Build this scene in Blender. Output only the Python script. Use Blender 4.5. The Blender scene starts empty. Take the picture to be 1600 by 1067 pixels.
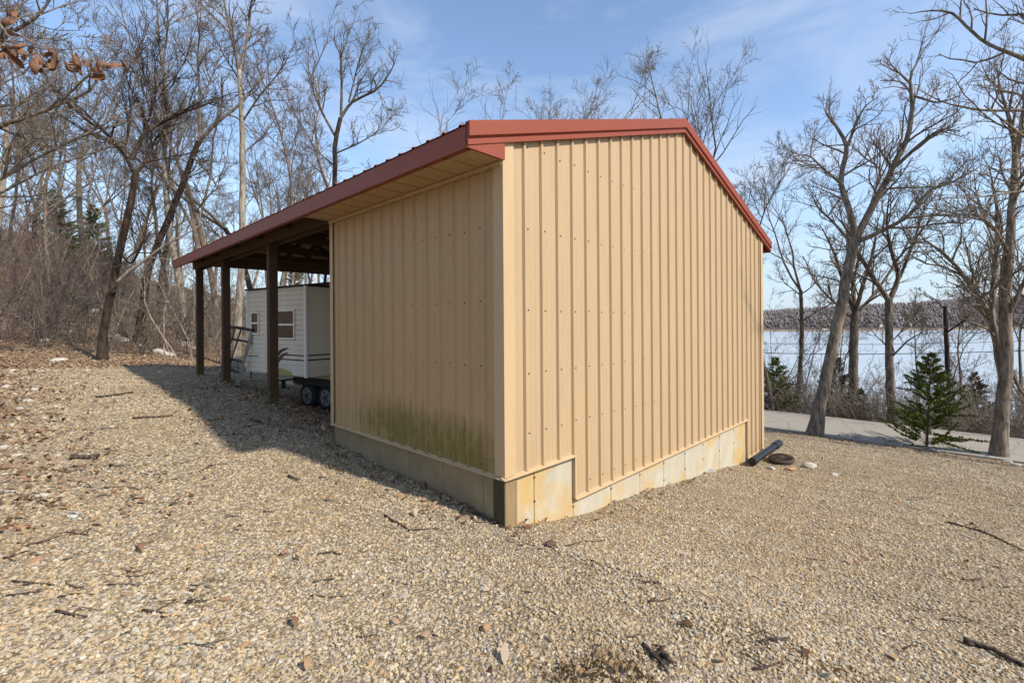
import bpy, bmesh, math, random
import numpy as np
from mathutils import Vector, Matrix

# ------------------------------------------------------------------ camera, world, sun, exposure
scn = bpy.context.scene
COL = scn.collection
H = 1.75                                   # camera height over the shed's corner ground
F_PX, CXP, CYP, ROLL = 725.07, 855.0, 504.7, .007
cam_d = bpy.data.cameras.new('camera'); cam = bpy.data.objects.new('camera', cam_d); COL.objects.link(cam)
cam_d.sensor_width = 36; cam_d.lens = 36*F_PX/1600
cam_d.shift_x = -(CXP-800)/1600; cam_d.shift_y = -(533.5-CYP)/1600
cam_d.clip_start = .05; cam_d.clip_end = 6000
cam.matrix_world = Matrix.Translation((0, 0, H)) @ Matrix.Rotation(math.radians(90), 4, 'X') @ Matrix.Rotation(-ROLL, 4, 'Z')
scn.camera = cam

YAW = .8376
GX, LX = np.array([math.cos(YAW), math.sin(YAW)]), np.array([-math.sin(YAW), math.cos(YAW)])
CORNER = np.array([-.3733, 4.0162])
sun_h = .235*GX - 1.2*LX
SUN_EL = math.atan2(1, math.hypot(*sun_h)); SUN_AZ = math.atan2(sun_h[0], sun_h[1])
w = bpy.data.worlds.new('World'); scn.world = w; w.use_nodes = True
nt = w.node_tree; N = nt.nodes; N.clear()
out = N.new('ShaderNodeOutputWorld'); bg = N.new('ShaderNodeBackground'); bg.inputs['Strength'].default_value = .145
sky = N.new('ShaderNodeTexSky'); sky.sky_type = 'NISHITA'; sky.sun_disc = False
sky.sun_elevation = SUN_EL; sky.sun_rotation = SUN_AZ; sky.air_density = 1.0; sky.dust_density = .3; sky.ozone_density = 1.5
tc = N.new('ShaderNodeTexCoord'); mp = N.new('ShaderNodeMapping'); mp.inputs['Scale'].default_value = (1.1, 1.7, 4.2)
mp.inputs['Rotation'].default_value = (.1, .25, .5)
no = N.new('ShaderNodeTexNoise'); no.inputs['Scale'].default_value = 1.5; no.inputs['Detail'].default_value = 8
no.inputs['Roughness'].default_value = .56; no.inputs['Distortion'].default_value = .5
cr = N.new('ShaderNodeValToRGB'); cr.color_ramp.elements[0].position = .46; cr.color_ramp.elements[1].position = .82
cr.color_ramp.elements[1].color = (.85, .85, .85, 1)
mx = N.new('ShaderNodeMix'); mx.data_type = 'RGBA'; mx.inputs['B'].default_value = (3.5, 3.8, 4.3, 1)
sxyz = N.new('ShaderNodeSeparateXYZ'); hz = N.new('ShaderNodeMapRange'); hz.interpolation_type = 'SMOOTHSTEP'      # pale air toward the horizon, all round
hz.inputs['From Min'].default_value = -.02; hz.inputs['From Max'].default_value = .36; hz.inputs['To Min'].default_value = .85; hz.inputs['To Max'].default_value = 0
hm = N.new('ShaderNodeMix'); hm.data_type = 'RGBA'; hm.inputs['B'].default_value = (2.2, 2.8, 3.6, 1)
nt.links.new(tc.outputs['Generated'], sxyz.inputs[0]); nt.links.new(sxyz.outputs['Z'], hz.inputs['Value']); nt.links.new(hz.outputs['Result'], hm.inputs['Factor'])
nt.links.new(sky.outputs['Color'], hm.inputs['A'])
for a, b in ((tc.outputs['Generated'], mp.inputs['Vector']), (mp.outputs['Vector'], no.inputs['Vector']), (no.outputs['Fac'], cr.inputs['Fac']),
             (cr.outputs['Color'], mx.inputs['Factor']), (hm.outputs['Result'], mx.inputs['A']), (mx.outputs['Result'], bg.inputs['Color']), (bg.outputs['Background'], out.inputs['Surface'])):
    nt.links.new(a, b)
sd = bpy.data.lights.new('sun', 'SUN'); sd.energy = 3.5; sd.angle = math.radians(1.8); sd.color = (1, .93, .82)
sun = bpy.data.objects.new('sun', sd); COL.objects.link(sun)
sun.rotation_euler = Vector((-sun_h[0], -sun_h[1], -1)).to_track_quat('-Z', 'Y').to_euler()
sun.location = (10, -10, 30)
scn.view_settings.view_transform = 'Standard'; scn.view_settings.look = 'None'; scn.view_settings.gamma = 1
scn.view_settings.exposure = .75

# ------------------------------------------------------------------ helpers
RND = random.Random(7)
def ray(px, py):
    a, b = px-CXP, py-CYP; c, s = math.cos(ROLL), math.sin(ROLL)
    return (a*c-b*s)/F_PX, -(a*s+b*c)/F_PX
def at(px, py, Y):                          # photograph point at a depth -> world point
    u, v = ray(px, py); return np.array([u*Y, Y, v*Y+H])
def loc(X, Y):
    d0, d1 = X-CORNER[0], Y-CORNER[1]
    return d0*GX[0]+d1*GX[1], d0*LX[0]+d1*LX[1]
def wor(lx, ly): return CORNER[0]+lx*GX[0]+ly*LX[0], CORNER[1]+lx*GX[1]+ly*LX[1]
A_x = [-60, -12, -6, -2.7, 0, 1, 5.85, 6.86, 13.6, 17.4, 20, 40, 65, 90, 400]
A_z = [2.2, .7, .4, .15, 0, -.2, -.77, -.8, -1.83, -1.9, -2.7, -10.5, -18.6, -26, -60]
B_x = [-60, -5, 0, 3.34, 6, 9, 12, 17, 24, 35, 50, 80, 140, 400]
B_z = [-1.9, -1.72, -1.76, -1.6, -1.36, -1.25, -1.22, -1.15, -.45, 1.3, 4.2, 10, 19, 40]
def sstep(a, b, x):
    t = np.clip((x-a)/(b-a), 0, 1); return t*t*(3-2*t)
def ground(X, Y):
    X = np.asarray(X, float); Y = np.asarray(Y, float)
    lx, ly = loc(X, Y)
    f = 1-sstep(3, 12, lx)+.0
    f = np.maximum(f, (1-sstep(14, 45, lx))*sstep(16, 40, ly)*.7)
    z = np.interp(lx, A_x, A_z) - 1.76 + (np.interp(ly, B_x, B_z)+1.76)*f
    z = z - .2*sstep(.25, 1.1, lx)*(1-sstep(4.5, 6.5, lx))*sstep(3.6, 5, ly)*(1-sstep(9.5, 11.5, ly))
    n = .022*np.sin(X*1.9+Y*.7+1)*np.sin(Y*1.6-X*.5) + .012*np.sin(X*4.7+2)*np.sin(Y*5.3+X) + .006*np.sin(X*11+Y*3)*np.sin(Y*12-X*2)
    big = sstep(14, 30, ly)*(.35*np.sin(X*.31+1)*np.sin(Y*.27) + .12*np.sin(X*.9)*np.sin(Y*.8+1))
    flat = 1-np.exp(-((lx-15.5)/2.2)**4)
    return z + (n+big)*flat + H
def gz(X, Y): return float(ground(X, Y))

def tagp(o, label=None, cat=None, group=None, kind=None):
    if label: o['label'] = label
    if cat: o['category'] = cat
    if group: o['group'] = group
    if kind: o['kind'] = kind
    return o
def empty(name, loc_=(0, 0, 0), rz=0):
    o = bpy.data.objects.new(name, None); COL.objects.link(o); o.location = loc_; o.rotation_euler = (0, 0, rz); o.empty_display_size = .2
    return o
def link(name, me, parent=None, mat=None):
    if mat is not None and not me.materials: me.materials.append(mat)
    o = bpy.data.objects.new(name, me); COL.objects.link(o)
    if parent: o.parent = parent
    return o
def mesh_np(name, V, Fq, smooth=False):
    """V (n,3); Fq list of index arrays, each (m,k)"""
    me = bpy.data.meshes.new(name); V = np.asarray(V, np.float32)
    me.vertices.add(len(V)); me.vertices.foreach_set('co', V.ravel())
    Fq = [np.asarray(f, np.int32) for f in Fq if len(f)]
    tot = sum(f.size for f in Fq); np_ = sum(len(f) for f in Fq)
    me.loops.add(tot); me.loops.foreach_set('vertex_index', np.concatenate([f.ravel() for f in Fq]))
    me.polygons.add(np_)
    sizes = np.concatenate([np.full(len(f), f.shape[1], np.int32) for f in Fq])
    me.polygons.foreach_set('loop_start', np.concatenate([[0], np.cumsum(sizes)[:-1]]).astype(np.int32))
    if smooth: me.polygons.foreach_set('use_smooth', np.ones(np_, bool))
    me.update(calc_edges=True); me.validate()
    return me
class MB:
    def __init__(s): s.v = []; s.f = []
    def quad(s, *p):
        n = len(s.v); s.v += [tuple(map(float, q)) for q in p]; s.f.append(tuple(range(n, n+len(p)))); return s
    def box(s, a, b):
        (x0, y0, z0), (x1, y1, z1) = a, b
        return s.hexa([(x0, y0, z0), (x1, y0, z0), (x1, y1, z0), (x0, y1, z0)], [(x0, y0, z1), (x1, y0, z1), (x1, y1, z1), (x0, y1, z1)])
    def hexa(s, lo, hi):
        n = len(s.v); k = len(lo); s.v += [tuple(map(float, q)) for q in lo]+[tuple(map(float, q)) for q in hi]
        s.f.append(tuple(range(n+k-1, n-1, -1))); s.f.append(tuple(range(n+k, n+2*k)))
        for i in range(k): j = (i+1) % k; s.f.append((n+i, n+j, n+k+j, n+k+i))
        return s
    def bar(s, a, b, wd, hg=None, up=(0, 0, 1)):
        a, b = Vector(a), Vector(b); d = (b-a).normalized(); u = Vector(up)
        sx = d.cross(u)
        if sx.length < 1e-4: sx = d.cross(Vector((1, 0, 0)))
        sx.normalize(); sy = sx.cross(d); hg = hg or wd; sx *= wd/2; sy *= hg/2
        return s.hexa([a-sx-sy, a+sx-sy, a+sx+sy, a-sx+sy], [b-sx-sy, b+sx-sy, b+sx+sy, b-sx+sy])
    def tube(s, pts, r, k=8, caps=True):
        pts = [Vector(p) for p in pts]; rs = r if isinstance(r, (list, tuple)) else [r]*len(pts); n0 = len(s.v)
        for i, p in enumerate(pts):
            d = (pts[min(i+1, len(pts)-1)]-pts[max(i-1, 0)]).normalized()
            ref = Vector((0, 0, 1)) if abs(d.z) < .9 else Vector((1, 0, 0))
            a = d.cross(ref).normalized(); b = d.cross(a)
            for j in range(k):
                t = 2*math.pi*j/k; s.v.append(tuple(p+(a*math.cos(t)+b*math.sin(t))*rs[i]))
        for i in range(len(pts)-1):
            for j in range(k):
                q = (j+1) % k; s.f.append((n0+i*k+j, n0+i*k+q, n0+(i+1)*k+q, n0+(i+1)*k+j))
        if caps:
            s.f.append(tuple(range(n0+k-1, n0-1, -1))); m = n0+(len(pts)-1)*k; s.f.append(tuple(range(m, m+k)))
        return s
    def build(s, name, mat, parent=None, smooth=False, bevel=0):
        me = bpy.data.meshes.new(name); me.from_pydata(s.v, [], s.f); me.update()
        bm = bmesh.new(); bm.from_mesh(me); bmesh.ops.recalc_face_normals(bm, faces=bm.faces)
        if bevel: bmesh.ops.bevel(bm, geom=bm.edges[:], offset=bevel, segments=1, affect='EDGES')
        bm.to_mesh(me); bm.free()
        if smooth:
            for p in me.polygons: p.use_smooth = True
        return link(name, me, parent, mat)

def new_mat(name, rough=.7, metal=0, spec=.4):
    m = bpy.data.materials.new(name); m.use_nodes = True; t = m.node_tree
    b = t.nodes['Principled BSDF']; b.inputs['Roughness'].default_value = rough; b.inputs['Metallic'].default_value = metal
    b.inputs['Specular IOR Level'].default_value = spec
    return m, t, b
def nd(t, ty, **kw):
    n = t.nodes.new(ty)
    for k, v in kw.items():
        if hasattr(n, k) and k not in n.inputs: setattr(n, k, v)
        else: n.inputs[k].default_value = v
    return n
def noise(t, scale, detail=4, rough=.55, vec=None, dist=0):
    n = nd(t, 'ShaderNodeTexNoise'); n.inputs['Scale'].default_value = scale; n.inputs['Detail'].default_value = detail
    n.inputs['Roughness'].default_value = rough; n.inputs['Distortion'].default_value = dist
    if vec is not None: t.links.new(vec, n.inputs['Vector'])
    return n
def ramp(t, fac, stops, interp='LINEAR'):
    r = t.nodes.new('ShaderNodeValToRGB'); e = r.color_ramp.elements; r.color_ramp.interpolation = interp
    while len(e) < len(stops): e.new(.5)
    for x, (p, c) in zip(e, stops):
        x.position = p; x.color = (c, c, c, 1) if isinstance(c, (int, float)) else (*c, 1)
    t.links.new(fac, r.inputs['Fac']); return r.outputs['Color']
def mix(t, fac, a, b, mode='MIX'):
    m = t.nodes.new('ShaderNodeMix'); m.data_type = 'RGBA'; m.blend_type = mode
    for s, k in ((fac, 'Factor'), (a, 'A'), (b, 'B')):
        if isinstance(s, (int, float)): m.inputs[k].default_value = s if k == 'Factor' else (s, s, s, 1)
        elif isinstance(s, tuple): m.inputs[k].default_value = (*s, 1)
        else: t.links.new(s, m.inputs[k])
    return m.outputs['Result']
def bump(t, b, h, strength=.3, dist=.02):
    n = t.nodes.new('ShaderNodeBump'); n.inputs['Strength'].default_value = strength; n.inputs['Distance'].default_value = dist
    t.links.new(h, n.inputs['Height']); t.links.new(n.outputs['Normal'], b.inputs['Normal'])
def mathn(t, op, a, b=None):
    m = t.nodes.new('ShaderNodeMath'); m.operation = op
    for i, s in enumerate((a, b)):
        if s is None: continue
        if isinstance(s, (int, float)): m.inputs[i].default_value = s
        else: t.links.new(s, m.inputs[i])
    return m.outputs[0]
def geopos(t): return t.nodes.new('ShaderNodeNewGeometry').outputs['Position']
def objco(t): return t.nodes.new('ShaderNodeTexCoord').outputs['Object']
def mapping(t, vec, scale=(1, 1, 1)):
    m = t.nodes.new('ShaderNodeMapping'); m.inputs['Scale'].default_value = scale; t.links.new(vec, m.inputs['Vector']); return m.outputs['Vector']
def simple(name, col, rough=.7, metal=0, var=.15, scale=6, spec=.4, bmp=0, stretch=None):
    m, t, b = new_mat(name, rough, metal, spec); v = objco(t)
    if stretch: v = mapping(t, v, stretch)
    n = noise(t, scale, 6, .6, v)
    c = mix(t, n.outputs['Fac'], tuple(x*(1-var) for x in col), tuple(min(1, x*(1+var)) for x in col))
    t.links.new(c, b.inputs['Base Color'])
    if bmp: bump(t, b, n.outputs['Fac'], bmp, .01)
    return m

# ------------------------------------------------------------------ materials
M = {}
def siding_mat(name, col, algae=False):
    m, t, b = new_mat(name, .5, 0, .2); v = objco(t)
    n = noise(t, 2.2, 6, .6, mapping(t, v, (1, 1, .35))); c = mix(t, n.outputs['Fac'], tuple(x*.93 for x in col), tuple(x*1.05 for x in col))
    sx = t.nodes.new('ShaderNodeSeparateXYZ'); t.links.new(v, sx.inputs[0])
    n2 = noise(t, 9, 5, .65, mapping(t, v, (1, 1, .12)))
    c = mix(t, mathn(t, 'MULTIPLY', ramp(t, n2.outputs['Fac'], [(.50, 0), (.75, 1)]), .22), c, (.25, .17, .09))
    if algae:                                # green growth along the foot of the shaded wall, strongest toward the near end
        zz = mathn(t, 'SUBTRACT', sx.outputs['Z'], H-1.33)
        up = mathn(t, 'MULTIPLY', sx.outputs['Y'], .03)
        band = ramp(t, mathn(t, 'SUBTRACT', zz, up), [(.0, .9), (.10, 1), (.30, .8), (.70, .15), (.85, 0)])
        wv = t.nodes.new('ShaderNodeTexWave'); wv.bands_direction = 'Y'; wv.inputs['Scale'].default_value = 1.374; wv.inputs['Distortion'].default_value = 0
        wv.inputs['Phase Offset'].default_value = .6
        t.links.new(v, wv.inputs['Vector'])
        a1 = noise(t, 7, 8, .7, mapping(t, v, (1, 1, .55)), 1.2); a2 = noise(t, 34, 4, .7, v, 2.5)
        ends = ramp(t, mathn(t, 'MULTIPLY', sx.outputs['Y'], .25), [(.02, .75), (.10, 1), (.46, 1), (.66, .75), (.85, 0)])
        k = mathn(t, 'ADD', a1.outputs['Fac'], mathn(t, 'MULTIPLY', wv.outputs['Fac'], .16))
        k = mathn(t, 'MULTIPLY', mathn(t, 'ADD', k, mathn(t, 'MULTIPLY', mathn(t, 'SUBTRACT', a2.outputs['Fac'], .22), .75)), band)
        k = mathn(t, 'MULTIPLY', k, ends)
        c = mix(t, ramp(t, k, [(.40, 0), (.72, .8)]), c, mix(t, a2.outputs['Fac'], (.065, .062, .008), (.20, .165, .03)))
    t.links.new(c, b.inputs['Base Color']); bump(t, b, n2.outputs['Fac'], .06, .01)
    return m
TAN = (.415, .292, .168)
M['siding'] = siding_mat('tan_painted_steel', TAN)
M['siding_algae'] = siding_mat('tan_painted_steel_algae', (.42, .272, .138), True)  # same paint as the siding, base colour warmed to offset the bluish shade
M['trim'] = siding_mat('tan_trim', (.47, .33, .185))
M['soffit'] = siding_mat('tan_soffit', (.44, .30, .15))
def red_mat():
    m, t, b = new_mat('red_painted_steel', .48, 0, .22); v = objco(t)
    n = noise(t, 1.7, 6, .6, v); n2 = noise(t, 40, 3, .6, v)
    c = mix(t, n.outputs['Fac'], (.20, .04, .02), (.25, .058, .029)); c = mix(t, mathn(t, 'MULTIPLY', n2.outputs['Fac'], .18), c, (.32, .12, .06))
    t.links.new(c, b.inputs['Base Color']); n3 = noise(t, 2.6, 2, .4, v, .6); bump(t, b, n3.outputs['Fac'], .25, .03); return m
M['red'] = red_mat()
def concrete_mat():
    m, t, b = new_mat('stained_concrete', .85, 0, .25); v = geopos(t)
    n = noise(t, 1.5, 7, .62, v, .4); n2 = noise(t, 60, 4, .6, v); n3 = noise(t, 5, 6, .6, mapping(t, v, (1, 1, .5)))
    c = mix(t, n3.outputs['Fac'], (.33, .29, .21), (.52, .475, .375))
    c = mix(t, ramp(t, n.outputs['Fac'], [(.44, 0), (.60, .85)]), c, mix(t, n3.outputs['Fac'], (.42, .25, .075), (.52, .36, .14)))
    c = mix(t, mathn(t, 'MULTIPLY', ramp(t, n2.outputs['Fac'], [(.58, 0), (.72, 1)]), .5), c, (.16, .13, .09))
    t.links.new(c, b.inputs['Base Color']); bump(t, b, n2.outputs['Fac'], .25, .01); return m
M['concrete'] = concrete_mat()
M['concrete_mossy'] = simple('damp_concrete', (.26, .195, .11), .9, 0, .35, 4, .2, .3)
def wood_mat(name, a, c_, moss=True):
    m, t, b = new_mat(name, .8, 0, .25); v = objco(t)
    n = noise(t, 6, 7, .65, mapping(t, v, (6, 6, .5)), 1.0); c = mix(t, n.outputs['Fac'], a, c_)
    if moss:
        sx = t.nodes.new('ShaderNodeSeparateXYZ'); t.links.new(v, sx.inputs[0]); n2 = noise(t, 9, 5, .6, v)
        k = mathn(t, 'ADD', mathn(t, 'MULTIPLY', sx.outputs['Z'], -1.0), mathn(t, 'MULTIPLY', n2.outputs['Fac'], .9))
        c = mix(t, ramp(t, k, [(-.35+.5, 0), (.5, .75)]), c, (.10, .105, .03))
    t.links.new(c, b.inputs['Base Color']); bump(t, b, n.outputs['Fac'], .4, .008); return m
M['post'] = wood_mat('weathered_post', (.035, .02, .011), (.115, .062, .033))
M['timber'] = wood_mat('dark_timber', (.05, .026, .014), (.13, .07, .04), False)
M['corner_wood'] = wood_mat('corner_timber', (.13, .085, .04), (.34, .245, .13), False)
M['wet_moss'] = simple('wet_mossy_wood', (.055, .045, .02), .8, 0, .6, 14, .3, .5, (3, 3, .4))
M['screw'] = simple('rusty_screw', (.06, .035, .02), .6, .3)
M['white_rv'] = simple('rv_aluminium', (.64, .55, .43), .5, 0, .14, 3, .4, 0, (1, 1, .3))
M['rv_algae'] = simple('rv_algae_film', (.34, .30, .09), .7, 0, .4, 8)
M['rv_trim'] = simple('rv_corner_trim', (.72, .66, .56), .45, 0, .06)
M['rv_dark'] = simple('rv_dark', (.02, .018, .016), .6, 0, .3)
M['rv_maroon'] = simple('rv_maroon', (.10, .022, .03), .5, 0, .2)
M['rv_letter'] = simple('rv_letter', (.75, .73, .68), .5, 0, .05)
M['tyre'] = simple('tyre_rubber', (.018, .017, .016), .85, 0, .2, 20)
M['rim'] = simple('wheel_rim', (.20, .19, .17), .45, .1, .15)
M['glass'] = simple('dark_glass', (.02, .02, .02), .06, 0, .1, 3, .6)
M['alu'] = simple('ladder_aluminium', (.20, .18, .155), .45, .5, .15)
M['black_plastic'] = simple('black_plastic', (.014, .015, .017), .34, 0, .2, 8, .5)
M['rust'] = simple('rusty_iron', (.075, .05, .035), .85, .1, .4, 14, .3, .5)
M['wire'] = simple('wire_black', (.015, .015, .016), .6)
def bark(name, a, c_, sc=7):
    m, t, b = new_mat(name, .9, 0, .15); v = objco(t)
    n = noise(t, sc, 7, .68, mapping(t, v, (1.6, 1.6, .35)), .6); n2 = noise(t, 1.3, 3, .5, v)
    c = mix(t, ramp(t, n.outputs['Fac'], [(.40, 0), (.62, 1)]), a, c_); c = mix(t, mathn(t, 'MULTIPLY', n2.outputs['Fac'], .45), c, tuple(x*.62 for x in a))
    t.links.new(c, b.inputs['Base Color']); bump(t, b, n.outputs['Fac'], .9, .03); return m
M['bark_grey'] = bark('bark_grey_brown', (.115, .088, .064), (.34, .275, .205))
M['bark_dark'] = bark('bark_dark', (.022, .015, .011), (.085, .058, .042))
M['bark_mid'] = bark('bark_mid', (.08, .06, .044), (.26, .205, .155))
M['bark_pale'] = bark('bark_pale', (.16, .13, .10), (.44, .38, .30), 5)
M['twig'] = bark('twig_grey', (.10, .077, .058), (.28, .225, .175), 12)
M['bark_brush'] = bark('brush_grey', (.14, .11, .085), (.36, .30, .24), 12)
M['twig_red'] = bark('twig_purplish', (.11, .055, .06), (.24, .14, .14), 12)
M['stick'] = bark('dead_stick', (.045, .03, .022), (.19, .145, .11), 20)
M['deadwood'] = bark('bleached_deadwood', (.22, .18, .14), (.46, .41, .34), 10)
def leaf_mat(name, cols, transl=0):
    m, t, b = new_mat(name, .75, 0, .2); a = t.nodes.new('ShaderNodeAttribute'); a.attribute_name = 'rnd'
    n = len(cols); c = ramp(t, a.outputs['Fac'], [((i+.5)/n, k) for i, k in enumerate(cols)])
    t.links.new(c, b.inputs['Base Color']); return m
M['litter'] = leaf_mat('leaf_litter', [(.10, .05, .025), (.19, .10, .05), (.27, .16, .085), (.34, .22, .13), (.15, .075, .04), (.38, .29, .20)])
M['oakleaf'] = simple('dead_oak_leaf', (.17, .078, .036), .7, 0, .5, 14)
M['cedar'] = leaf_mat('cedar_green', [(.06, .08, .012), (.11, .13, .022), (.17, .18, .035), (.12, .145, .022)])
M['cedar_rust'] = leaf_mat('cedar_rust', [(.05, .06, .02), (.10, .065, .03), (.13, .075, .04), (.05, .06, .018)])
M['grass'] = leaf_mat('dry_grass', [(.27, .18, .09), (.38, .28, .15), (.22, .14, .07)])
M['weed'] = leaf_mat('green_weed', [(.05, .08, .015), (.09, .12, .02), (.12, .10, .04)])
def stone_mat():
    m, t, b = new_mat('gravel_stone', .85, 0, .25); o = t.nodes.new('ShaderNodeObjectInfo')
    c = ramp(t, o.outputs['Random'], [(.0, (.17, .11, .06)), (.12, (.34, .24, .13)), (.3, (.48, .365, .215)), (.45, (.37, .33, .265)), (.6, (.56, .45, .285)),
             (.72, (.44, .29, .13)), (.8, (.28, .265, .24)), (.9, (.62, .555, .43)), (1, (.17, .12, .085))])
    n = noise(t, 60, 4, .6, geopos(t)); n2 = noise(t, .55, 4, .6, geopos(t))
    c = mix(t, mathn(t, 'MULTIPLY', n.outputs['Fac'], .35), c, (.30, .23, .15))
    c = mix(t, mathn(t, 'MULTIPLY', ramp(t, n2.outputs['Fac'], [(.42, 0), (.7, 1)]), .35), c, (.31, .21, .11))
    t.links.new(c, b.inputs['Base Color']); return m
M['stone'] = stone_mat()
M['rock'] = simple('pale_rock', (.43, .395, .335), .85, 0, .3, 9, .25, .5)
M['rock_orange'] = simple('orange_rock', (.36, .21, .115), .85, 0, .35, 12, .25, .5)
M['rock_grey'] = simple('grey_rock', (.33, .31, .28), .85, 0, .3, 12, .25, .5)
M['rock_brown'] = simple('brown_rock', (.12, .08, .055), .9, 0, .3, 14, .2, .6)
def ground_mat():
    m, t, b = new_mat('ground_gravel_and_litter', .92, 0, .15); v = geopos(t)
    vo = t.nodes.new('ShaderNodeTexVoronoi'); vo.inputs['Scale'].default_value = 46; t.links.new(v, vo.inputs['Vector'])
    sx = t.nodes.new('ShaderNodeSeparateColor'); t.links.new(vo.outputs['Color'], sx.inputs[0])
    g = ramp(t, sx.outputs[0], [(0, (.15, .105, .06)), (.3, (.33, .25, .155)), (.55, (.43, .345, .23)), (.75, (.33, .30, .25)), (1, (.50, .41, .28))])
    n2 = noise(t, .55, 4, .6, v); n3 = noise(t, 120, 3, .6, v)
    g = mix(t, mathn(t, 'MULTIPLY', ramp(t, n2.outputs['Fac'], [(.42, 0), (.7, 1)]), .5), g, (.36, .27, .16))
    g = mix(t, ramp(t, vo.outputs['Distance'], [(.25, 0), (.75, .55)]), g, (.10, .07, .04))
    vl = t.nodes.new('ShaderNodeTexVoronoi'); vl.inputs['Scale'].default_value = 13; t.links.new(v, vl.inputs['Vector'])
    s2 = t.nodes.new('ShaderNodeSeparateColor'); t.links.new(vl.outputs['Color'], s2.inputs[0])
    lf = ramp(t, s2.outputs[0], [(0, (.085, .05, .03)), (.35, (.17, .10, .055)), (.65, (.27, .17, .095)), (1, (.36, .27, .18))])
    a = t.nodes.new('ShaderNodeAttribute'); a.attribute_name = 'leaf'
    nb = noise(t, 1.4, 6, .65, v)
    k = mathn(t, 'ADD', a.outputs['Fac'], mathn(t, 'MULTIPLY', mathn(t, 'SUBTRACT', nb.outputs['Fac'], .5), .9))
    c = mix(t, ramp(t, k, [(.35, 0), (.65, 1)]), g, lf); c = mix(t, mathn(t, 'MULTIPLY', n3.outputs['Fac'], .25), c, (.12, .085, .05))
    t.links.new(c, b.inputs['Base Color'])
    bump(t, b, mathn(t, 'SUBTRACT', 1.0, vo.outputs['Distance']), .7, .02); return m
M['ground'] = ground_mat()
def road_mat():
    m, t, b = new_mat('worn_asphalt', .88, 0, .25); v = geopos(t); n = noise(t, 180, 3, .7, v); n2 = noise(t, 1.2, 5, .6, v)
    c = mix(t, n.outputs['Fac'], (.22, .195, .16), (.40, .36, .305)); c = mix(t, mathn(t, 'MULTIPLY', n2.outputs['Fac'], .4), c, (.33, .285, .225))
    vc = t.nodes.new('ShaderNodeTexVoronoi'); vc.feature = 'DISTANCE_TO_EDGE'; vc.inputs['Scale'].default_value = .55; t.links.new(v, vc.inputs['Vector'])
    c = mix(t, ramp(t, vc.outputs['Distance'], [(.0, .55), (.012, 0)]), c, (.07, .06, .05))
    t.links.new(c, b.inputs['Base Color']); bump(t, b, n.outputs['Fac'], .3, .01); return m
M['road'] = road_mat()
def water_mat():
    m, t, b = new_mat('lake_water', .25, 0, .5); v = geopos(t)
    b.inputs['Base Color'].default_value = (.40, .43, .45, 1)  # pale base colour stands in for sun glint and haze on the water
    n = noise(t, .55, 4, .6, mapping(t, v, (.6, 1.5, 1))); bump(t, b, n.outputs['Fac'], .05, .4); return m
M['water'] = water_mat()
def hill_mat():
    m, t, b = new_mat('wooded_hillside', .95, 0, .05); v = geopos(t); n = noise(t, .06, 7, .7, v); n2 = noise(t, .008, 4, .6, v)
    c = mix(t, ramp(t, n.outputs['Fac'], [(.35, 0), (.65, 1)]), (.10, .085, .078), (.165, .142, .13)); c = mix(t, ramp(t, n2.outputs['Fac'], [(.5, 0), (.65, .5)]), c, (.08, .085, .05))
    t.links.new(c, b.inputs['Base Color']); return m
M['hill'] = hill_mat()
M['shore'] = simple('sandy_shore', (.22, .16, .10), .9, 0, .3, .05)
M['lawn'] = simple('shore_lawn', (.20, .20, .07), .9, 0, .3, .05)
M['house_white'] = simple('house_white', (.70, .68, .64), .7, 0, .05)
M['house_tan'] = simple('house_tan', (.42, .35, .27), .7, 0, .05)
M['roof_grey'] = simple('roof_shingle', (.13, .12, .115), .8, 0, .2)
M['far_crown'] = simple('far_bare_crowns', (.19, .165, .157), .95, 0, .4, .03)  # crown colour greyed to stand in for distance haze

# ------------------------------------------------------------------ the setting
def leafiness(X, Y):
    lx, ly = loc(np.asarray(X, float), np.asarray(Y, float))
    wob = .8*np.sin(X*.8)+.5*np.sin(Y*1.3+X*.4)
    a = sstep(12.3, 14.5, ly+wob*.8-.12*np.clip(-lx, 0, 6))
    a = np.maximum(a, .62*sstep(-1.5, -3.3, lx+wob*.3)*sstep(1.0, 4, ly))           # leaf-strewn left margin
    a = np.maximum(a, .8*np.exp(-((lx-.9)/1.5)**2)*sstep(3.3, 4.4, ly)*(1-sstep(9, 12, ly)))
    a = np.maximum(a, sstep(17.6, 18.4, lx)); a = np.maximum(a, .62*np.exp(-((lx-13.3)/.5)**2))
    return a
def coords(lo, hi, c, d0, gr):
    p = [c]; s = d0
    while p[-1] < hi: p.append(p[-1]+s); s = s*gr if p[-1]-c > 6 else s
    q = [c]; s = d0
    while q[-1] > lo: q.append(q[-1]-s); s = s*gr if c-q[-1] > 6 else s
    return np.array(sorted(set(q[1:]+p)))
xs, ys = coords(-260, 260, 0, .13, 1.05), coords(-60, 330, 5, .13, 1.05)
XX, YY = np.meshgrid(xs, ys, indexing='ij'); ZZ = ground(XX, YY)
nx, ny = XX.shape; I = np.arange(nx*ny).reshape(nx, ny)
q = np.stack([I[:-1, :-1], I[1:, :-1], I[1:, 1:], I[:-1, 1:]], -1).reshape(-1, 4)
me = mesh_np('ground', np.stack([XX, YY, ZZ], -1).reshape(-1, 3), [q], True)
at_ = me.attributes.new('leaf', 'FLOAT', 'POINT'); at_.data.foreach_set('value', leafiness(XX, YY).ravel().astype(np.float32))
tagp(link('ground', me, None, M['ground']), kind='structure')

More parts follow.
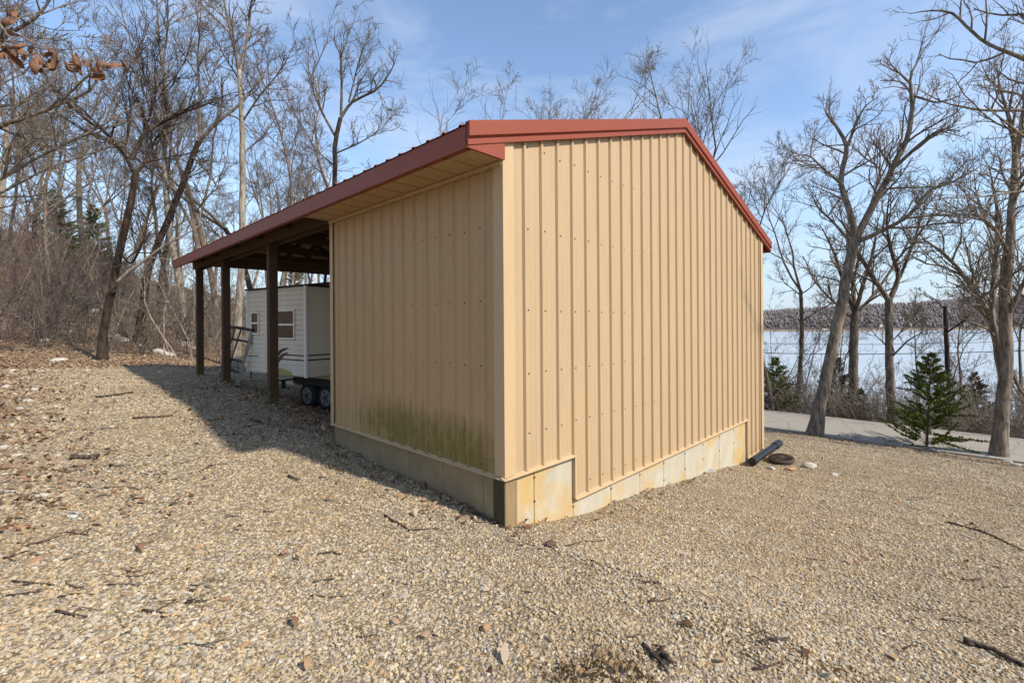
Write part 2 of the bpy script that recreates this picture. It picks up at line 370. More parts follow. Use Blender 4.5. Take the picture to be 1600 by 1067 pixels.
rv, rf = [], []
ss = np.arange(-60, 70, 1.0)
for i, s_ in enumerate(ss):                  # road: slightly crowned slab, parallel to the shed's long side
    for lx_, dz in ((13.75+.03*min(0, s_)*-1*.5, -.12), (13.78+.03*min(0, s_)*-.5, .05), (15.4, .085), (17.1, .05), (17.16, -.15)):
        X, Y = wor(lx_, s_); rv.append((X, Y, gz(*wor(15.5, s_))+dz+.02))
    if i:
        for k in range(4): a = (i-1)*5+k; rf.append((a, a+1, a+6, a+5))
me = bpy.data.meshes.new('road'); me.from_pydata(rv, [], rf); me.update()
tagp(link('road', me, None, M['road']), kind='structure')
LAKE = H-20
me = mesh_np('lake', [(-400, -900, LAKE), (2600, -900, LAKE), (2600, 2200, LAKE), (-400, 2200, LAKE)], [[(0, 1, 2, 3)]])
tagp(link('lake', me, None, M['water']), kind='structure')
# far shore: a shelf of land and a wooded ridge
def hill_top(px): return np.interp(px, [900, 1190, 1266, 1345, 1442, 1521, 1600, 1900, 2400], [496, 492, 488, 484, 478, 471, 469, 468, 478])
hv, hf = [], []; pxs = np.arange(900, 2500, 7.0); prof = [(0, -1.5), (.012, 1.2), (.06, 3), (.16, 9), (.45, .55), (.75, .85), (1.0, 1.0), (1.35, .8), (2.0, -.2)]
for i, px in enumerate(pxs):
    u = (px-CXP)/F_PX; D0 = 930+40*math.sin(px*.013)
    top = (507-.007*(px-855)-hill_top(px))/F_PX*1500 + 20
    for k, (f, hgt) in enumerate(prof):
        D = D0+f*570; z = LAKE+(hgt if k < 4 else hgt*top+3*math.sin(px*.09+k*2)+2*math.sin(px*.21+k))
        hv.append((u*D, D, z))
    if i:
        for k in range(len(prof)-1): a = (i-1)*len(prof)+k; hf.append((a, a+1, a+len(prof)+1, a+len(prof)))
me = bpy.data.meshes.new('far_hill'); me.from_pydata(hv, [], hf); me.update()
for p in me.polygons: p.use_smooth = True
me.materials.append(M['hill']); me.materials.append(M['shore'])
for i, p in enumerate(me.polygons):
    k = i % (len(prof)-1)
    if k < 2: p.material_index = 1
tagp(link('far_hill', me), kind='structure')
def hill_z(px, f):
    D0 = 930+40*math.sin(px*.013); top = (507-.007*(px-855)-hill_top(px))/F_PX*1500+20
    fs = [p[0] for p in prof]; hs = [p[1] if k < 4 else p[1]*top for k, p in enumerate(prof)]
    D = D0+f*570; return (px-CXP)/F_PX*D, D, LAKE+float(np.interp(f, fs, hs))
rs = np.random.RandomState(5); V = []; Fc = []                         # bare woods over the far hill, reads as one mass
for i in range(9000):
    px = rs.uniform(1000, 2000); f = .05+.98*rs.rand()**.8; x, y, z = hill_z(px, f)
    if f < .10 and rs.rand() < .6: continue
    r = rs.uniform(1.6, 3.4); hh = rs.uniform(5, 15); n = len(V)
    V += [(x, y, z-1)]
    for j in range(5): a = j*1.257+rs.rand(); V.append((x+r*math.cos(a), y+r*math.sin(a), z+hh*rs.uniform(.4, .75)))
    V.append((x+rs.uniform(-1, 1), y, z+hh))
    for j in range(5): k = (j+1) % 5; Fc += [(n, n+1+k, n+1+j), (n+6, n+1+j, n+1+k)]
me = mesh_np('distant_woodland', V, [Fc], True); o = link('distant_woodland', me, None, M['far_crown'])
tagp(o, 'brown bare woods covering the far hill across the lake', 'woodland', kind='stuff')

# ------------------------------------------------------------------ the shed with its open carport
shed = empty('metal_shed', (CORNER[0], CORNER[1], 0), YAW)
tagp(shed, 'tan ribbed metal shed with red roof trim and open carport bay', 'shed')
W_, LW, LT = 6.815, 3.40, 11.35
PITCH = .325
def zroof(x): return H+1.58+PITCH*((x+.41) if x < W_/2 else (W_+.41-x))
ZT, ZB, ZC = H-1.327, H-1.765, H-2.47
RIBP = [(-.025, 0), (-.012, .025), (.012, .025), (.025, 0)]
def rib_cols(u0, u1, origin):
    """profile points (u, height) between u0 and u1 with major ribs every .2286 from origin and two small stiffeners between"""
    pts = []
    k0 = int(math.floor((u0-origin)/.2286))-1
    for k in range(k0, k0+int((u1-u0)/.2286)+4):
        c = origin+k*.2286
        for du, h in RIBP: pts.append((c+du, h))
        for q_ in (.0762+.006, .1524-.006):
            for du, h in ((-.009, 0), (-.003, .0025), (.003, .0025), (.009, 0)): pts.append((c+q_+du, h))
    def hh(u):
        for (a, ha), (b_, hb) in zip(pts, pts[1:]):
            if a <= u <= b_: return ha+(hb-ha)*(u-a)/max(1e-9, b_-a)
        return 0
    return [(u0, hh(u0))]+[p for p in pts if u0+1e-4 < p[0] < u1-1e-4]+[(u1, hh(u1))]
def ribbed(name, mat, parent, u0, u1, origin, zlo, zhi, place, extra=()):
    cols = rib_cols(u0, u1, origin)
    for e in extra:
        if u0 < e < u1: cols.append((e, 0 if not any(abs(e-c[0]) < .03 for c in cols) else np.interp(e, [c[0] for c in cols], [c[1] for c in cols])))
    cols.sort(); v, f = [], []
    for u, h in cols: v += [place(u, h, zlo(u)), place(u, h, zhi(u))]
    for i in range(len(cols)-1): a = 2*i; f.append((a, a+2, a+3, a+1))
    me = bpy.data.meshes.new(name); me.from_pydata(v, [], f); me.update()
    return link(name, me, parent, mat)
OG, OL = .0188, .0255
ridge = W_/2
zwt = lambda x: zroof(x)-.05
edges = [OG+.9144*k for k in range(9)]
for a, b in zip(edges, edges[1:]):
    b = min(b, W_)
    if b-a < .05: continue
    for s, e, zlo in ((a, min(b, 5.935), ZT if b < .95 else ZB), (max(a, 5.935), b, ZC)):
        if e-s > .03: ribbed('siding_panel', M['siding'], shed, s, e, OG, lambda u, z=zlo: z, zwt, lambda u, h, z: (u, -.004-h, z), (ridge,))
edges = [OL+.9144*k for k in range(5)]
for a, b in zip(edges, edges[1:]):
    b = min(b, LW)
    if b-a > .05: ribbed('siding_panel', M['siding_algae'], shed, a, b, OL, lambda u: ZT, lambda u: H+1.40, lambda u, h, z: (-.004-h, u, z))
for k in range(8):                             # the partition toward the carport and the wall on the lake side
    a, b = k*.9144, min(W_, (k+1)*.9144)
    if b-a > .05: ribbed('siding_panel', M['siding'], shed, a, b, OG, lambda u: H-2.2, lambda u: zroof(u)-.05, lambda u, h, z: (u, LW+.004+h, z), (ridge,))
for k in range(4):
    a, b = k*.9144, min(LW, (k+1)*.9144)
    if b-a > .05: ribbed('siding_panel', M['siding'], shed, a, b, OL, lambda u: ZC, lambda u: H+1.40, lambda u, h, z: (W_+.004+h, u, z))
MB().box((.05, .03, H-1.3), (W_-.05, LW-.03, H+1.36)).build('light_block_core', M['timber'], shed)  # unseen solid core added behind the siding to block light
# corner and edge trims
MB().box((-.030, -.030, ZT), (.10, -.0245, zroof(0)-.06)).box((-.030, -.0244, ZT), (-.0245, .10, H+1.42)).build('corner_trim', M['trim'], shed)
MB().box((W_-.10, -.030, ZC), (W_+.03, -.0245, zroof(W_)-.06)).box((W_+.0245, -.0244, ZC), (W_+.03, .1, H+1.40)).build('corner_trim', M['trim'], shed)
MB().box((-.030, LW-.055, ZT), (-.0245, LW+.03, H+1.40)).box((-.0244, LW+.0245, ZT), (.10, LW+.03, H+1.40)).build('corner_trim', M['trim'], shed)
def drip(x0, x1, z, name='base_trim'):         # lipped flashing under the siding of the end wall
    MB().hexa([(x0, -.05, z-.022), (x1, -.05, z-.022), (x1, .0, z-.006), (x0, .0, z-.006)], [(x0, -.05, z-.016), (x1, -.05, z-.016), (x1, .0, z+.004), (x0, .0, z+.004)]).build(name, M['trim'], shed)
drip(-.05, .95, ZT); drip(.935, 5.95, ZB); drip(5.93, W_+.05, ZC)
MB().box((.928, -.034, ZB-.01), (.958, .005, ZT-.025)).build('step_trim', M['trim'], shed)
MB().box((5.915, -.034, ZC-.005), (5.945, .005, ZB-.025)).build('step_trim', M['trim'], shed)
MB().hexa([(-.05, -.05, ZT-.0225), (-.05, LW+.03, ZT-.0225), (0, LW+.03, ZT-.0065), (0, -.05, ZT-.0065)], [(-.05, -.05, ZT-.0165), (-.05, LW+.03, ZT-.0165), (0, LW+.03, ZT+.0035), (0, -.05, ZT+.0035)]).build('base_trim', M['trim'], shed)
# foundation: form-cast concrete, one child per form panel, joints open
xs_ = [.14, .37, .94, 1.62, 2.24, 2.85, 3.47, 4.08, 4.71, 5.34, 5.93, W_]
for a, b in zip(xs_, xs_[1:]):
    top = (ZT if b < .95 else ZB if b < 5.94 else ZC)-.008
    MB().box((a+.003, .006+RND.uniform(0, .004), H-3.0), (b-.003, .2, top)).build('concrete_panel', M['concrete'], shed, bevel=.004)
ys_ = [.14, .30, .92, 1.54, 2.17, 2.62, 3.04, LW]
for a, b in zip(ys_, ys_[1:]):
    MB().box((.006+RND.uniform(0, .004), a+.003, H-2.6), (.2, b-.003, ZT-.008)).build('concrete_panel', M['concrete_mossy'], shed, bevel=.004)
for x in xs_[1:-1]:
    for dz in (.10, .32):
        top = ZT if x < .94 else ZB
        MB().tube([(x, .03, top-dz), (x, .001, top-dz)], .012, 7).build('form_tie', M['rust'], shed)
MB().box((.03, .21, H-3), (W_-.02, LW, H-2.0)).build('slab', M['concrete'], shed)
cp = MB().box((-.012, -.012, H-2.3), (.137, .137, ZT-.03)).build('corner_post', M['corner_wood'], shed, bevel=.006)
MB().box((-.02, -.010, H-2.3), (-.0125, .132, ZT-.03)).build('mossy_face', M['wet_moss'], cp)
# screws: tiny, joined per wall
sc = MB(); sl = MB()
for z in (1.603, .8605, .12, -.46, -.9993, -1.66):
    k = 0
    while OG+.2286*k+.05 < W_:
        x = OG+.2286*k+.05; k += 1
        zz = H+z+RND.uniform(-.008, .008)
        if zz < zwt(x)-.1 and not (z < -1.5 and x < .95): sc.tube([(x, 0, zz), (x, -.012, zz)], .0065, 6)
for z in (.861, .2, -.388, -1.27):
    for k in range(15):
        y = OL+.2286*k+.05; zz = H+z+RND.uniform(-.008, .008)
        if y < LW-.06: sl.tube([(0, y, zz), (-.012, y, zz)], .0065, 6)
tagp(sc.build('screws', M['screw'], shed), kind='stuff'); tagp(sl.build('screws', M['screw'], shed), kind='stuff')
# roof: ribbed red panels down both slopes, ridge cap
def roof_panel(y0, y1, side):
    cols = [(u, h*.6) for u, h in rib_cols(y0, y1, OL)]; v, f = [], []
    for u, h in cols:
        for xx in (-.44, ridge):
            x = xx if side == 0 else W_-xx
            v.append((x, u, zroof(x if side == 0 else x)+h+.002 if xx > -.4 else zroof(-.41)-PITCH*.03+h+.002))
    for i in range(len(cols)-1): a = 2*i; f.append((a, a+1, a+3, a+2))
    me = bpy.data.meshes.new('roof_panel'); me.from_pydata(v, [], f); me.update(); return me
yy = -.07
while yy < LT:
    y1 = min(yy+.9144, LT+.05)
    for s in (0, 1): link('roof_panel', roof_panel(yy, y1, s), shed, M['red'])
    yy = y1+.0005
zr = zroof(ridge)
MB().hexa([(ridge-.16, -.08, zr-.03), (ridge, -.08, zr+.03), (ridge+.16, -.08, zr-.03), (ridge, -.08, zr+.022)], [(ridge-.16, LT+.05, zr-.03), (ridge, LT+.05, zr+.03), (ridge+.16, LT+.05, zr-.03), (ridge, LT+.05, zr+.022)]).build('ridge_cap', M['red'], shed)
def sweep(name, prof_, xa, xb, parent):        # rake trim: profile (y, dz) run along the roof edge
    v, f = [], []; n = len(prof_)
    for x in (xa, xb):
        for (y, dz) in prof_: v.append((x, y, zroof(x)+dz))
    for i in range(n): j = (i+1) % n; f.append((i, j, n+j, n+i))
    f += [tuple(range(n-1, -1, -1)), tuple(range(n, 2*n))]
    me = bpy.data.meshes.new(name); me.from_pydata(v, [], f); me.update(); return link(name, me, parent, M['red'])
RK = [(-.03, .022), (-.085, .022), (-.085, -.098), (-.058, -.112), (-.058, -.122), (-.068, -.125), (-.068, -.165), (-.03, -.165)]
sweep('rake_trim', RK, -.43, ridge, shed); sweep('rake_trim', RK, ridge+.001, W_+.43, shed)
RK2 = [(LT+.03, .022), (LT+.06, .022), (LT+.06, -.12), (LT+.03, -.12)]
sweep('rake_trim', RK2, -.43, ridge, shed); sweep('rake_trim', RK2, ridge+.001, W_+.43, shed)
zf0, zf1 = H+1.392, H+1.566
for xs0 in (-.43, W_+.41):
    yb = -.056
    while yb < LT:
        ye = min(yb+3.05, LT+.028)
        MB().box((xs0, yb, zf0), (xs0+.02, ye-.004, zf1)).box((xs0+.021, yb, zf0), (xs0+.06, ye-.004, zf0+.006)).build('fascia', M['red'], shed)
        yb = ye
er = [(-.41, zf0-.002), (-.03, zf0-.002), (-.03, zroof(-.03)-.13), (-.41, zroof(-.41)-.13)]
MB().hexa([(x, -.058, z) for x, z in er], [(x, -.036, z) for x, z in er]).build('eave_return', M['red'], shed)
k = 0
while k*.3048 < LW:                            # soffit strips over the enclosed end
    a, b = -.03+k*.3048, min(-.03+(k+1)*.3048, LW+.02)
    MB().box((-.408, a+.004, H+1.398), (-.012, b-.004, H+1.41)).box((-.408, a+.004, H+1.392), (-.012, a+.022, H+1.3978)).build('soffit_panel', M['soffit'], shed); k += 1
MB().box((-.05, -.02, H+1.36), (-.026, LW+.02, H+1.39)).build('soffit_channel', M['trim'], shed)
# carport: posts, headers, trusses, purlins
post_y = [6.0, 8.9, LT-.12]
for y in post_y:
    for x in (0, W_-.14):
        g0 = gz(*wor(x+.07, y))
        o = MB().box((-.07, -.07, -.25), (.07, .07, H+1.66-g0)).build('post', M['post'], shed, bevel=.008); o.location = (x+.07, y, g0)
for x in (-.045, .145, W_-.185, W_+.005):
    MB().box((x, LW+.05, H+1.40), (x+.04, LT, H+1.64)).build('header_beam', M['timber'], shed)
tr_y = [LW+.15, 4.7, 6.0, 7.45, 8.9, 10.1]
for y in tr_y:
    y += .09
    t = MB(); zb = H+1.56
    t.bar((-.1, y, zb), (W_+.1, y, zb), .038, .14)
    for s in (0, 1):
        X = lambda x: x if s == 0 else W_-x
        t.bar((X(-.38), y, zroof(-.38)-.115), (X(ridge-.01), y, zroof(ridge)-.115), .038, .14)
        t.bar((X(1.3), y+.039, zb), (X(1.75), y+.039, zroof(1.75)-.15), .038, .09); t.bar((X(1.75), y+.039, zroof(1.75)-.15), (X(2.7), y+.039, zb), .038, .09)
        t.bar((X(2.7), y-.039, zb), (X(ridge-.05), y-.039, zroof(ridge)-.2), .038, .09)
    t.build('truss', M['timber'], shed)
for s in (0, 1):
    for i in range(7):
        x = -.3+i*.58; x = x if s == 0 else W_-x
        MB().box((x-.045, LW+.02, zroof(x)-.046), (x+.045, LT, zroof(x)-.012)).build('purlin', M['timber'], shed)
# far gable of the carport: siding over a header, open below
MB().box((-.05, LT-.05, H+1.50), (W_+.05, LT+.0, H+1.66)).build('header_beam', M['timber'], shed)
for k in range(8):
    a, b = OG+k*.9144, min(W_, OG+(k+1)*.9144)
    if b-a > .05: ribbed('siding_panel', M['siding'], shed, a, b, OG, lambda u: H+1.60, lambda u: zroof(u)-.02, lambda u, h, z: (u, LT+.006+h, z), (ridge,))

# ------------------------------------------------------------------ travel trailer under the carport
P0 = at(479, 520, 8.8); TH = math.radians(57.5)
rvb = empty('travel_trailer', (P0[0], P0[1], 0), TH)
tagp(rvb, 'white travel trailer with slide-out parked under the carport', 'trailer')
def lap_wall(name, y0, y1, z0, z1, x, mat, parent, step=.098, d=.012):
    v, f = [], []; z = z0; rows = []
    while z < z1-1e-6:
        ze = min(z+step, z1); rows += [(z, 0), (z+.012, -d), (ze-.014, -d), (ze, 0)]; z = ze
    for zz, dx in rows: v += [(x+dx, y0, zz), (x+dx, y1, zz)]
    for i in range(len(rows)-1): a = 2*i; f.append((a, a+1, a+3, a+2))
    me = bpy.data.meshes.new(name); me.from_pydata(v, [], f); me.update(); return link(name, me, parent, mat)
SZ0, SZ1, SL = H-1.0, H+.73, 2.25
so = MB().box((0, 0, SZ0), (.52, SL, SZ1)).build('slide_out', M['white_rv'], rvb)
lap_wall('siding', .04, SL-.03, SZ0+.01, SZ1-.02, -.003, M['white_rv'], so)
MB().box((-.026, -.022, SZ0-.01), (.012, .05, SZ1+.01)).build('corner_trim', M['rv_trim'], so)
MB().box((-.022, SL-.04, SZ0-.01), (.012, SL+.015, SZ1+.01)).build('corner_trim', M['rv_trim'], so)
MB().box((-.045, -.05, SZ1+.012), (.54, SL+.05, SZ1+.04)).build('slide_out_roof', M['rv_dark'], so)
def rv_window(y0, y1, z0, z1, double=True):
    fr = MB()
    for a, b in (((y0, z0), (y1, z0+.035)), ((y0, z1-.035), (y1, z1)), ((y0, z0+.0351), (y0+.035, z1-.0351)), ((y1-.035, z0+.0351), (y1, z1-.0351))):
        fr.box((-.04, a[0], a[1]), (-.012, b[0], b[1]))
    if double: fr.box((-.038, y0+.0351, (z0+z1)/2-.02), (-.013, y1-.0351, (z0+z1)/2+.02))
    wnd = fr.build('window', M['rv_trim'], rvb, bevel=.004)
    for a, b in (((z0+.036), (z0+z1)/2-.021), ((z0+z1)/2+.021, z1-.036)):
        MB().box((-.026, y0+.036, a), (-.017, y1-.036, b)).build('pane', M['glass'], wnd)
rv_window(.36, .98, H-.29, H+.30); rv_window(1.72, 2.05, H-.20, H+.28)
def decal(name, poly, mat, x=-.018, parent=None):
    mb = MB(); mb.hexa([(x, y, z) for y, z in poly], [(x-.003, y, z) for y, z in poly]); return mb.build(name, mat, parent or so)
for z in (-.60, -.69):
    decal('stripe', [(.06, H+z), (.74 if z > -.65 else .98, H+z), (.78 if z > -.65 else 1.02, H+z+.022), (.06, H+z+.022)], M['rv_dark'])
    MB().box((.02, -.004, H+z), (.50, -.0005, H+z+.026)).build('stripe', M['rv_dark'], so)
decal('stripe', [(1.75, H-.66), (2.2, H-.66), (2.2, H-.645), (1.75, H-.645)], M['rv_dark'])
def swoosh(pts_o, pts_i, mat): decal('swoosh', pts_o+pts_i[::-1], mat, -.0185)
arc = lambda cy, cz, r, a0, a1, n=9, k=1.0: [(cy+r*math.cos(math.radians(a0+(a1-a0)*i/n)), H+cz+k*r*math.sin(math.radians(a0+(a1-a0)*i/n))) for i in range(n+1)]
for r0, wdt, mt in ((.62, .075, M['rv_dark']), (.50, .085, M['rv_maroon'])):
    for i in range(10):
        def pt(q, inner):
            a = math.radians(92-98*q/10); w_ = wdt*math.sin(math.pi*min(1, .04+q/10))
            return (.62+(r0-(w_ if inner else 0))*math.sin(math.pi/2-a)*1.0, H-.93+(r0*.78-(w_ if inner else 0))*math.sin(a))
        decal('swoosh', [pt(i, 0), pt(i+1, 0), pt(i+1, 1), pt(i, 1)], mt, -.0185)
cu = bpy.data.curves.new('lettering', 'FONT'); cu.body = 'SUNRISE'; cu.size = .15; cu.extrude = .002; cu.space_character = 1.12
to = bpy.data.objects.new('tmp', cu); COL.objects.link(to); dg = bpy.context.evaluated_depsgraph_get()
lm = bpy.data.meshes.new_from_object(to.evaluated_get(dg)); bpy.data.objects.remove(to)
lt = link('lettering', lm, so, M['rv_letter']); lt.matrix_local = Matrix.Translation((-.02, 1.06, H-.86)) @ Matrix(((0, 0, -1, 0), (-1, 0, 0, 0), (0, 1, 0, 0), (0, 0, 0, 1)))
decal('algae_film', [(.45, H-.995), (1.35, H-.995), (1.35, H-.93), (1.25, H-.74), (1.02, H-.80), (.8, H-.88), (.5, H-.92)], M['rv_algae'], -.0165)
bd = MB().box((.52, -2.4, H-.95), (2.85, 2.33, H+.80)).build('body', M['white_rv'], rvb)
for a, b, zl in ((-2.4, -.05, 1.3), (1.38, 2.33, 1.3), (-.0495, 1.3795, 1.14)): MB().box((.525, a, H-zl), (2.84, b, H-.951)).build('skirt', M['white_rv'], bd)
lap_wall('siding', -2.38, -.02, H-.94, H+.76, .516, M['white_rv'], bd)
MB().hexa([(.46, -2.45, H+.80), (2.9, -2.45, H+.80), (2.9, 2.38, H+.80), (.46, 2.38, H+.80)], [(.5, -2.42, H+.85), (2.86, -2.42, H+.85), (2.86, 2.34, H+.85), (.5, 2.34, H+.85)]).build('roof', M['rv_maroon'], bd)
MB().box((.49, -2.3, H+.70), (.515, -.03, H+.76)).build('awning_rail', M['rv_dark'], bd)
MB().box((.5, -.05, H-1.25), (.56, 1.38, H-1.10)).build('wheel_well_shade', M['rv_dark'], bd)  # black box standing in for the shade inside the wheel wells
MB().box((.8, -2.2, H-1.34), (.9, 2.25, H-1.23)).box((2.4, -2.2, H-1.34), (2.5, 2.25, H-1.23)).build('chassis', M['rv_dark'], rvb)
for yw in (.33, 1.0):
    for xw in (.58, 2.6):
        c = (xw, yw, H-1.50)
        pts = []; 
        wl = MB().tube([(xw, yw, H-1.5), (xw+.02, yw, H-1.5), (xw+.17, yw, H-1.5), (xw+.19, yw, H-1.5)], [.255, .285, .285, .255], 24).build('wheel', M['tyre'], rvb, True)
        MB().tube([(xw-.008, yw, H-1.5), (xw+.01, yw, H-1.5)], [.17, .185], 20).build('rim', M['rim'], wl)
        MB().tube([(xw-.02, yw, H-1.5), (xw-.004, yw, H-1.5)], [.045, .06], 12).build('hub', M['rust'], wl)
        for j in range(5):
            a = j*1.2566; MB().tube([(xw-.0095, yw+.11*math.cos(a), H-1.5+.11*math.sin(a)), (xw-.006, yw+.11*math.cos(a), H-1.5+.11*math.sin(a))], .026, 8).build('rim_hole', M['rv_dark'], wl)
MB().box((-.02, 1.1, H-1.15), (.40, 1.13, H-1.12)).box((.1, 1.05, H-1.3), (.16, 1.11, H-1.13)).build('step', M['rv_dark'], rvb)
an = MB().tube([(.75, .62, H+.84), (.62, .25, H+1.42)], [.03, .02], 8).build('antenna', M['rv_dark'], rvb)
MB().bar((.62, .55, H+1.50), (.62, -.10, H+1.30), .05, .03).bar((.45, .25, H+1.415), (.85, .25, H+1.40), .03).build('antenna_wing', M['rv_dark'], an)
MB().box((.8, .0, H+.851), (1.1, .3, H+.95)).build('roof_vent', M['house_white'], rvb, bevel=.02)
# step ladder leaning by the trailer
ld0 = at(371, 602, 9.75); gl = gz(ld0[0], ld0[1])
lad = empty('step_ladder', (ld0[0], ld0[1], gl), math.radians(57))
tagp(lad, 'aluminium step ladder with dark steps standing against the trailer', 'ladder')
def lp(px, py, Y): v = at(px, py, Y); return lad.matrix_world.inverted() @ Vector(v) if False else (Matrix.Rotation(-math.radians(57), 4, 'Z') @ (Vector(v)-Vector((ld0[0], ld0[1], gl))))
MB().bar(lp(371, 601, 9.75), lp(394, 518, 9.85), .035, .06).build('rail', M['alu'], lad)
MB().bar(lp(341, 590, 10.35), lp(366, 514, 10.3), .035, .06).build('rail', M['alu'], lad)
MB().bar(lp(392, 590, 10.2), lp(396, 520, 9.95), .025, .04).build('rear_leg', M['alu'], lad)
MB().bar(lp(357, 575, 10.8), lp(376, 516, 10.4), .025, .04).build('rear_leg', M['alu'], lad)
MB().bar(lp(364, 511, 10.35), lp(399, 516, 9.85), .12, .05).build('top_cap', M['rv_dark'], lad)
for f in (.22, .42, .62, .80):
    a = lp(371, 601, 9.75).lerp(lp(394, 518, 9.85), f); b = lp(341, 590, 10.35).lerp(lp(366, 514, 10.3), f)
    if f != .62: MB().bar(a, b, .08, .03).build('step', M['rv_dark'], lad)
MB().bar(lp(371, 602, 9.74), lp(370, 605, 9.74), .06, .05).build('foot', M['black_plastic'], lad)

# ------------------------------------------------------------------ trees
class Tubes:
    def __init__(s): s.V = []; s.Q = []; s.n = 0
    def add(s, P, R, k):
        P = np.asarray(P, float); R = np.asarray(R, float); n = len(P)
        T = np.empty_like(P); T[1:-1] = P[2:]-P[:-2]; T[0] = P[1]-P[0]; T[-1] = P[-1]-P[-2]
        T /= np.linalg.norm(T, axis=1, keepdims=True)+1e-9
        ref = np.array([0, 0, 1.]) if abs(T[0, 2]) < .8 else np.array([1., 0, 0])
        A = np.cross(T, ref); A /= np.linalg.norm(A, axis=1, keepdims=True)+1e-9; B = np.cross(T, A)
        th = np.arange(k)*2*math.pi/k
        V = P[:, None]+R[:, None, None]*(A[:, None]*np.cos(th)[None, :, None]+B[:, None]*np.sin(th)[None, :, None])
        s.V.append(V.reshape(-1, 3)); i = np.arange(n-1)[:, None]*k+s.n; j = np.arange(k)[None]; j2 = (j+1) % k
        s.Q.append(np.stack([i+j, i+j2, i+k+j2, i+k+j], -1).reshape(-1, 4)); s.n += n*k
    def mesh(s, name): return mesh_np(name, np.concatenate(s.V), s.Q, True)
def unit(v): return v/(np.linalg.norm(v)+1e-9)
def poly_at(P, f):
    x = f*(len(P)-1); i = min(int(x), len(P)-2); return P[i]+(P[i+1]-P[i])*(x-i), unit(P[i+1]-P[i])
def grow_line(rg, p, d, L, n, wob, up):
    P = [p]; d = unit(d); bend = rg.normal(0, wob*.6, 3)
    for i in range(n):
        d = unit(d+rg.normal(0, wob, 3)+bend*.5+np.array([0, 0, up])); P.append(P[-1]+d*L/n)
    return np.array(P)
def side_dir(rg, t, ang):
    a = rg.normal(0, 1, 3); a = unit(a-t*np.dot(a, t)); return unit(t*math.cos(ang)+a*math.sin(ang))
def twigs(tb, rg, P, R, L, level, cfg, f0=.2):
    """children along polyline P"""
    n = cfg['n'][level]
    for i in range(n):
        f = f0+(1-f0)*(i+rg.rand())/n; p, t = poly_at(P, min(.999, f)); r = np.interp(f, np.linspace(0, 1, len(R)), R)
        d = side_dir(rg, t, rg.uniform(.5, 1.05)); d = unit(d+np.array([0, 0, cfg.get('lift', .18)]))
        l = L*cfg['len'][level]*rg.uniform(.55, 1.25)*(1.15-.55*f); r0 = max(cfg['rmin'], min(r*.72, l*.022))
        seg = (5, 4, 3, 3)[min(level, 3)]
        C = grow_line(rg, p, d, l, seg, cfg['wob'], .05); RR = np.linspace(r0, max(cfg['rmin']*.7, r0*.3), seg+1)
        tb.add(C, RR, (6, 4, 3, 3)[min(level, 3)])
        if level+1 < len(cfg['n']): twigs(tb, rg, C, RR, l, level+1, cfg, .18)
CFG = dict(n=[8, 7, 5], len=[.5, .52, .5], rmin=.0055, wob=.17)
def auto_tree(seed, Ht, r, lean=(0, 0), fork=.45, limbs=8, cfg=CFG, leaders=2):
    rg = np.random.RandomState(seed); tr, cr_ = Tubes(), Tubes()
    d = unit(np.array([lean[0], lean[1], 1.])); n = 7
    P = grow_line(rg, np.array([0, 0, -.3]), d, Ht*fork+.3, n, .045, .02)
    R = r*np.linspace(1, .66, n+1); R[0] *= 1.5; R[1] *= 1.06
    tr.add(P, R, 10); end, t = P[-1], unit(P[-1]-P[-2])
    for k in range(leaders):
        dd = side_dir(rg, t, rg.uniform(.18, .5)); L = Ht*(1-fork)*rg.uniform(.85, 1.1)
        C = grow_line(rg, end-t*.05, dd, L, 8, .10, .07); RR = np.linspace(R[-1]*(.86 if leaders == 1 else .72), .012, 9); cr_.add(C, RR, 7)
        m = max(3, limbs//leaders)
        for i in range(m):
            f = .12+.85*(i+rg.rand())/m; p, tt = poly_at(C, min(.99, f)); rr = np.interp(f, np.linspace(0, 1, 9), RR)
            l = L*.55*(1.1-.6*f)*rg.uniform(.7, 1.25); lb = grow_line(rg, p, unit(side_dir(rg, tt, rg.uniform(.5, 1.0))+np.array([0, 0, .15])), l, 6, .14, .06)
            R2 = np.linspace(max(.012, rr*.62), .008, 7); cr_.add(lb, R2, 5); twigs(cr_, rg, lb, R2, l, 0, cfg)
        twigs(cr_, rg, C, RR, L*.6, 1, cfg, .5)
    for i in range(3):                         # a few side limbs below the fork
        f = rg.uniform(.5, .98); p, tt = poly_at(P, f); l = Ht*.22*rg.uniform(.6, 1.2)
        lb = grow_line(rg, p, unit(side_dir(rg, tt, 1.1)+np.array([0, 0, .2])), l, 6, .15, .06); R2 = np.linspace(r*.28, .008, 7); cr_.add(lb, R2, 5); twigs(cr_, rg, lb, R2, l, 0, cfg)
    return tr.mesh('trunk'), cr_.mesh('crown')
def place_tree(name, meshes, loc_, rz, sc, mats, label, group=None, tilt=(0, 0), cat='tree'):
    e = empty(name, loc_, 0); e.rotation_euler = (tilt[0], tilt[1], rz); e.scale = (sc, sc, sc)
    tagp(e, label, cat, group)
    for nm, me, mt in zip(('trunk', 'crown'), meshes, mats):
        o = bpy.data.objects.new(nm, me); COL.objects.link(o); o.parent = e
        if not me.materials: me.materials.append(mt)
        if me.materials[0] != mt: o.material_slots[0].link = 'OBJECT'; o.material_slots[0].material = mt
    return e
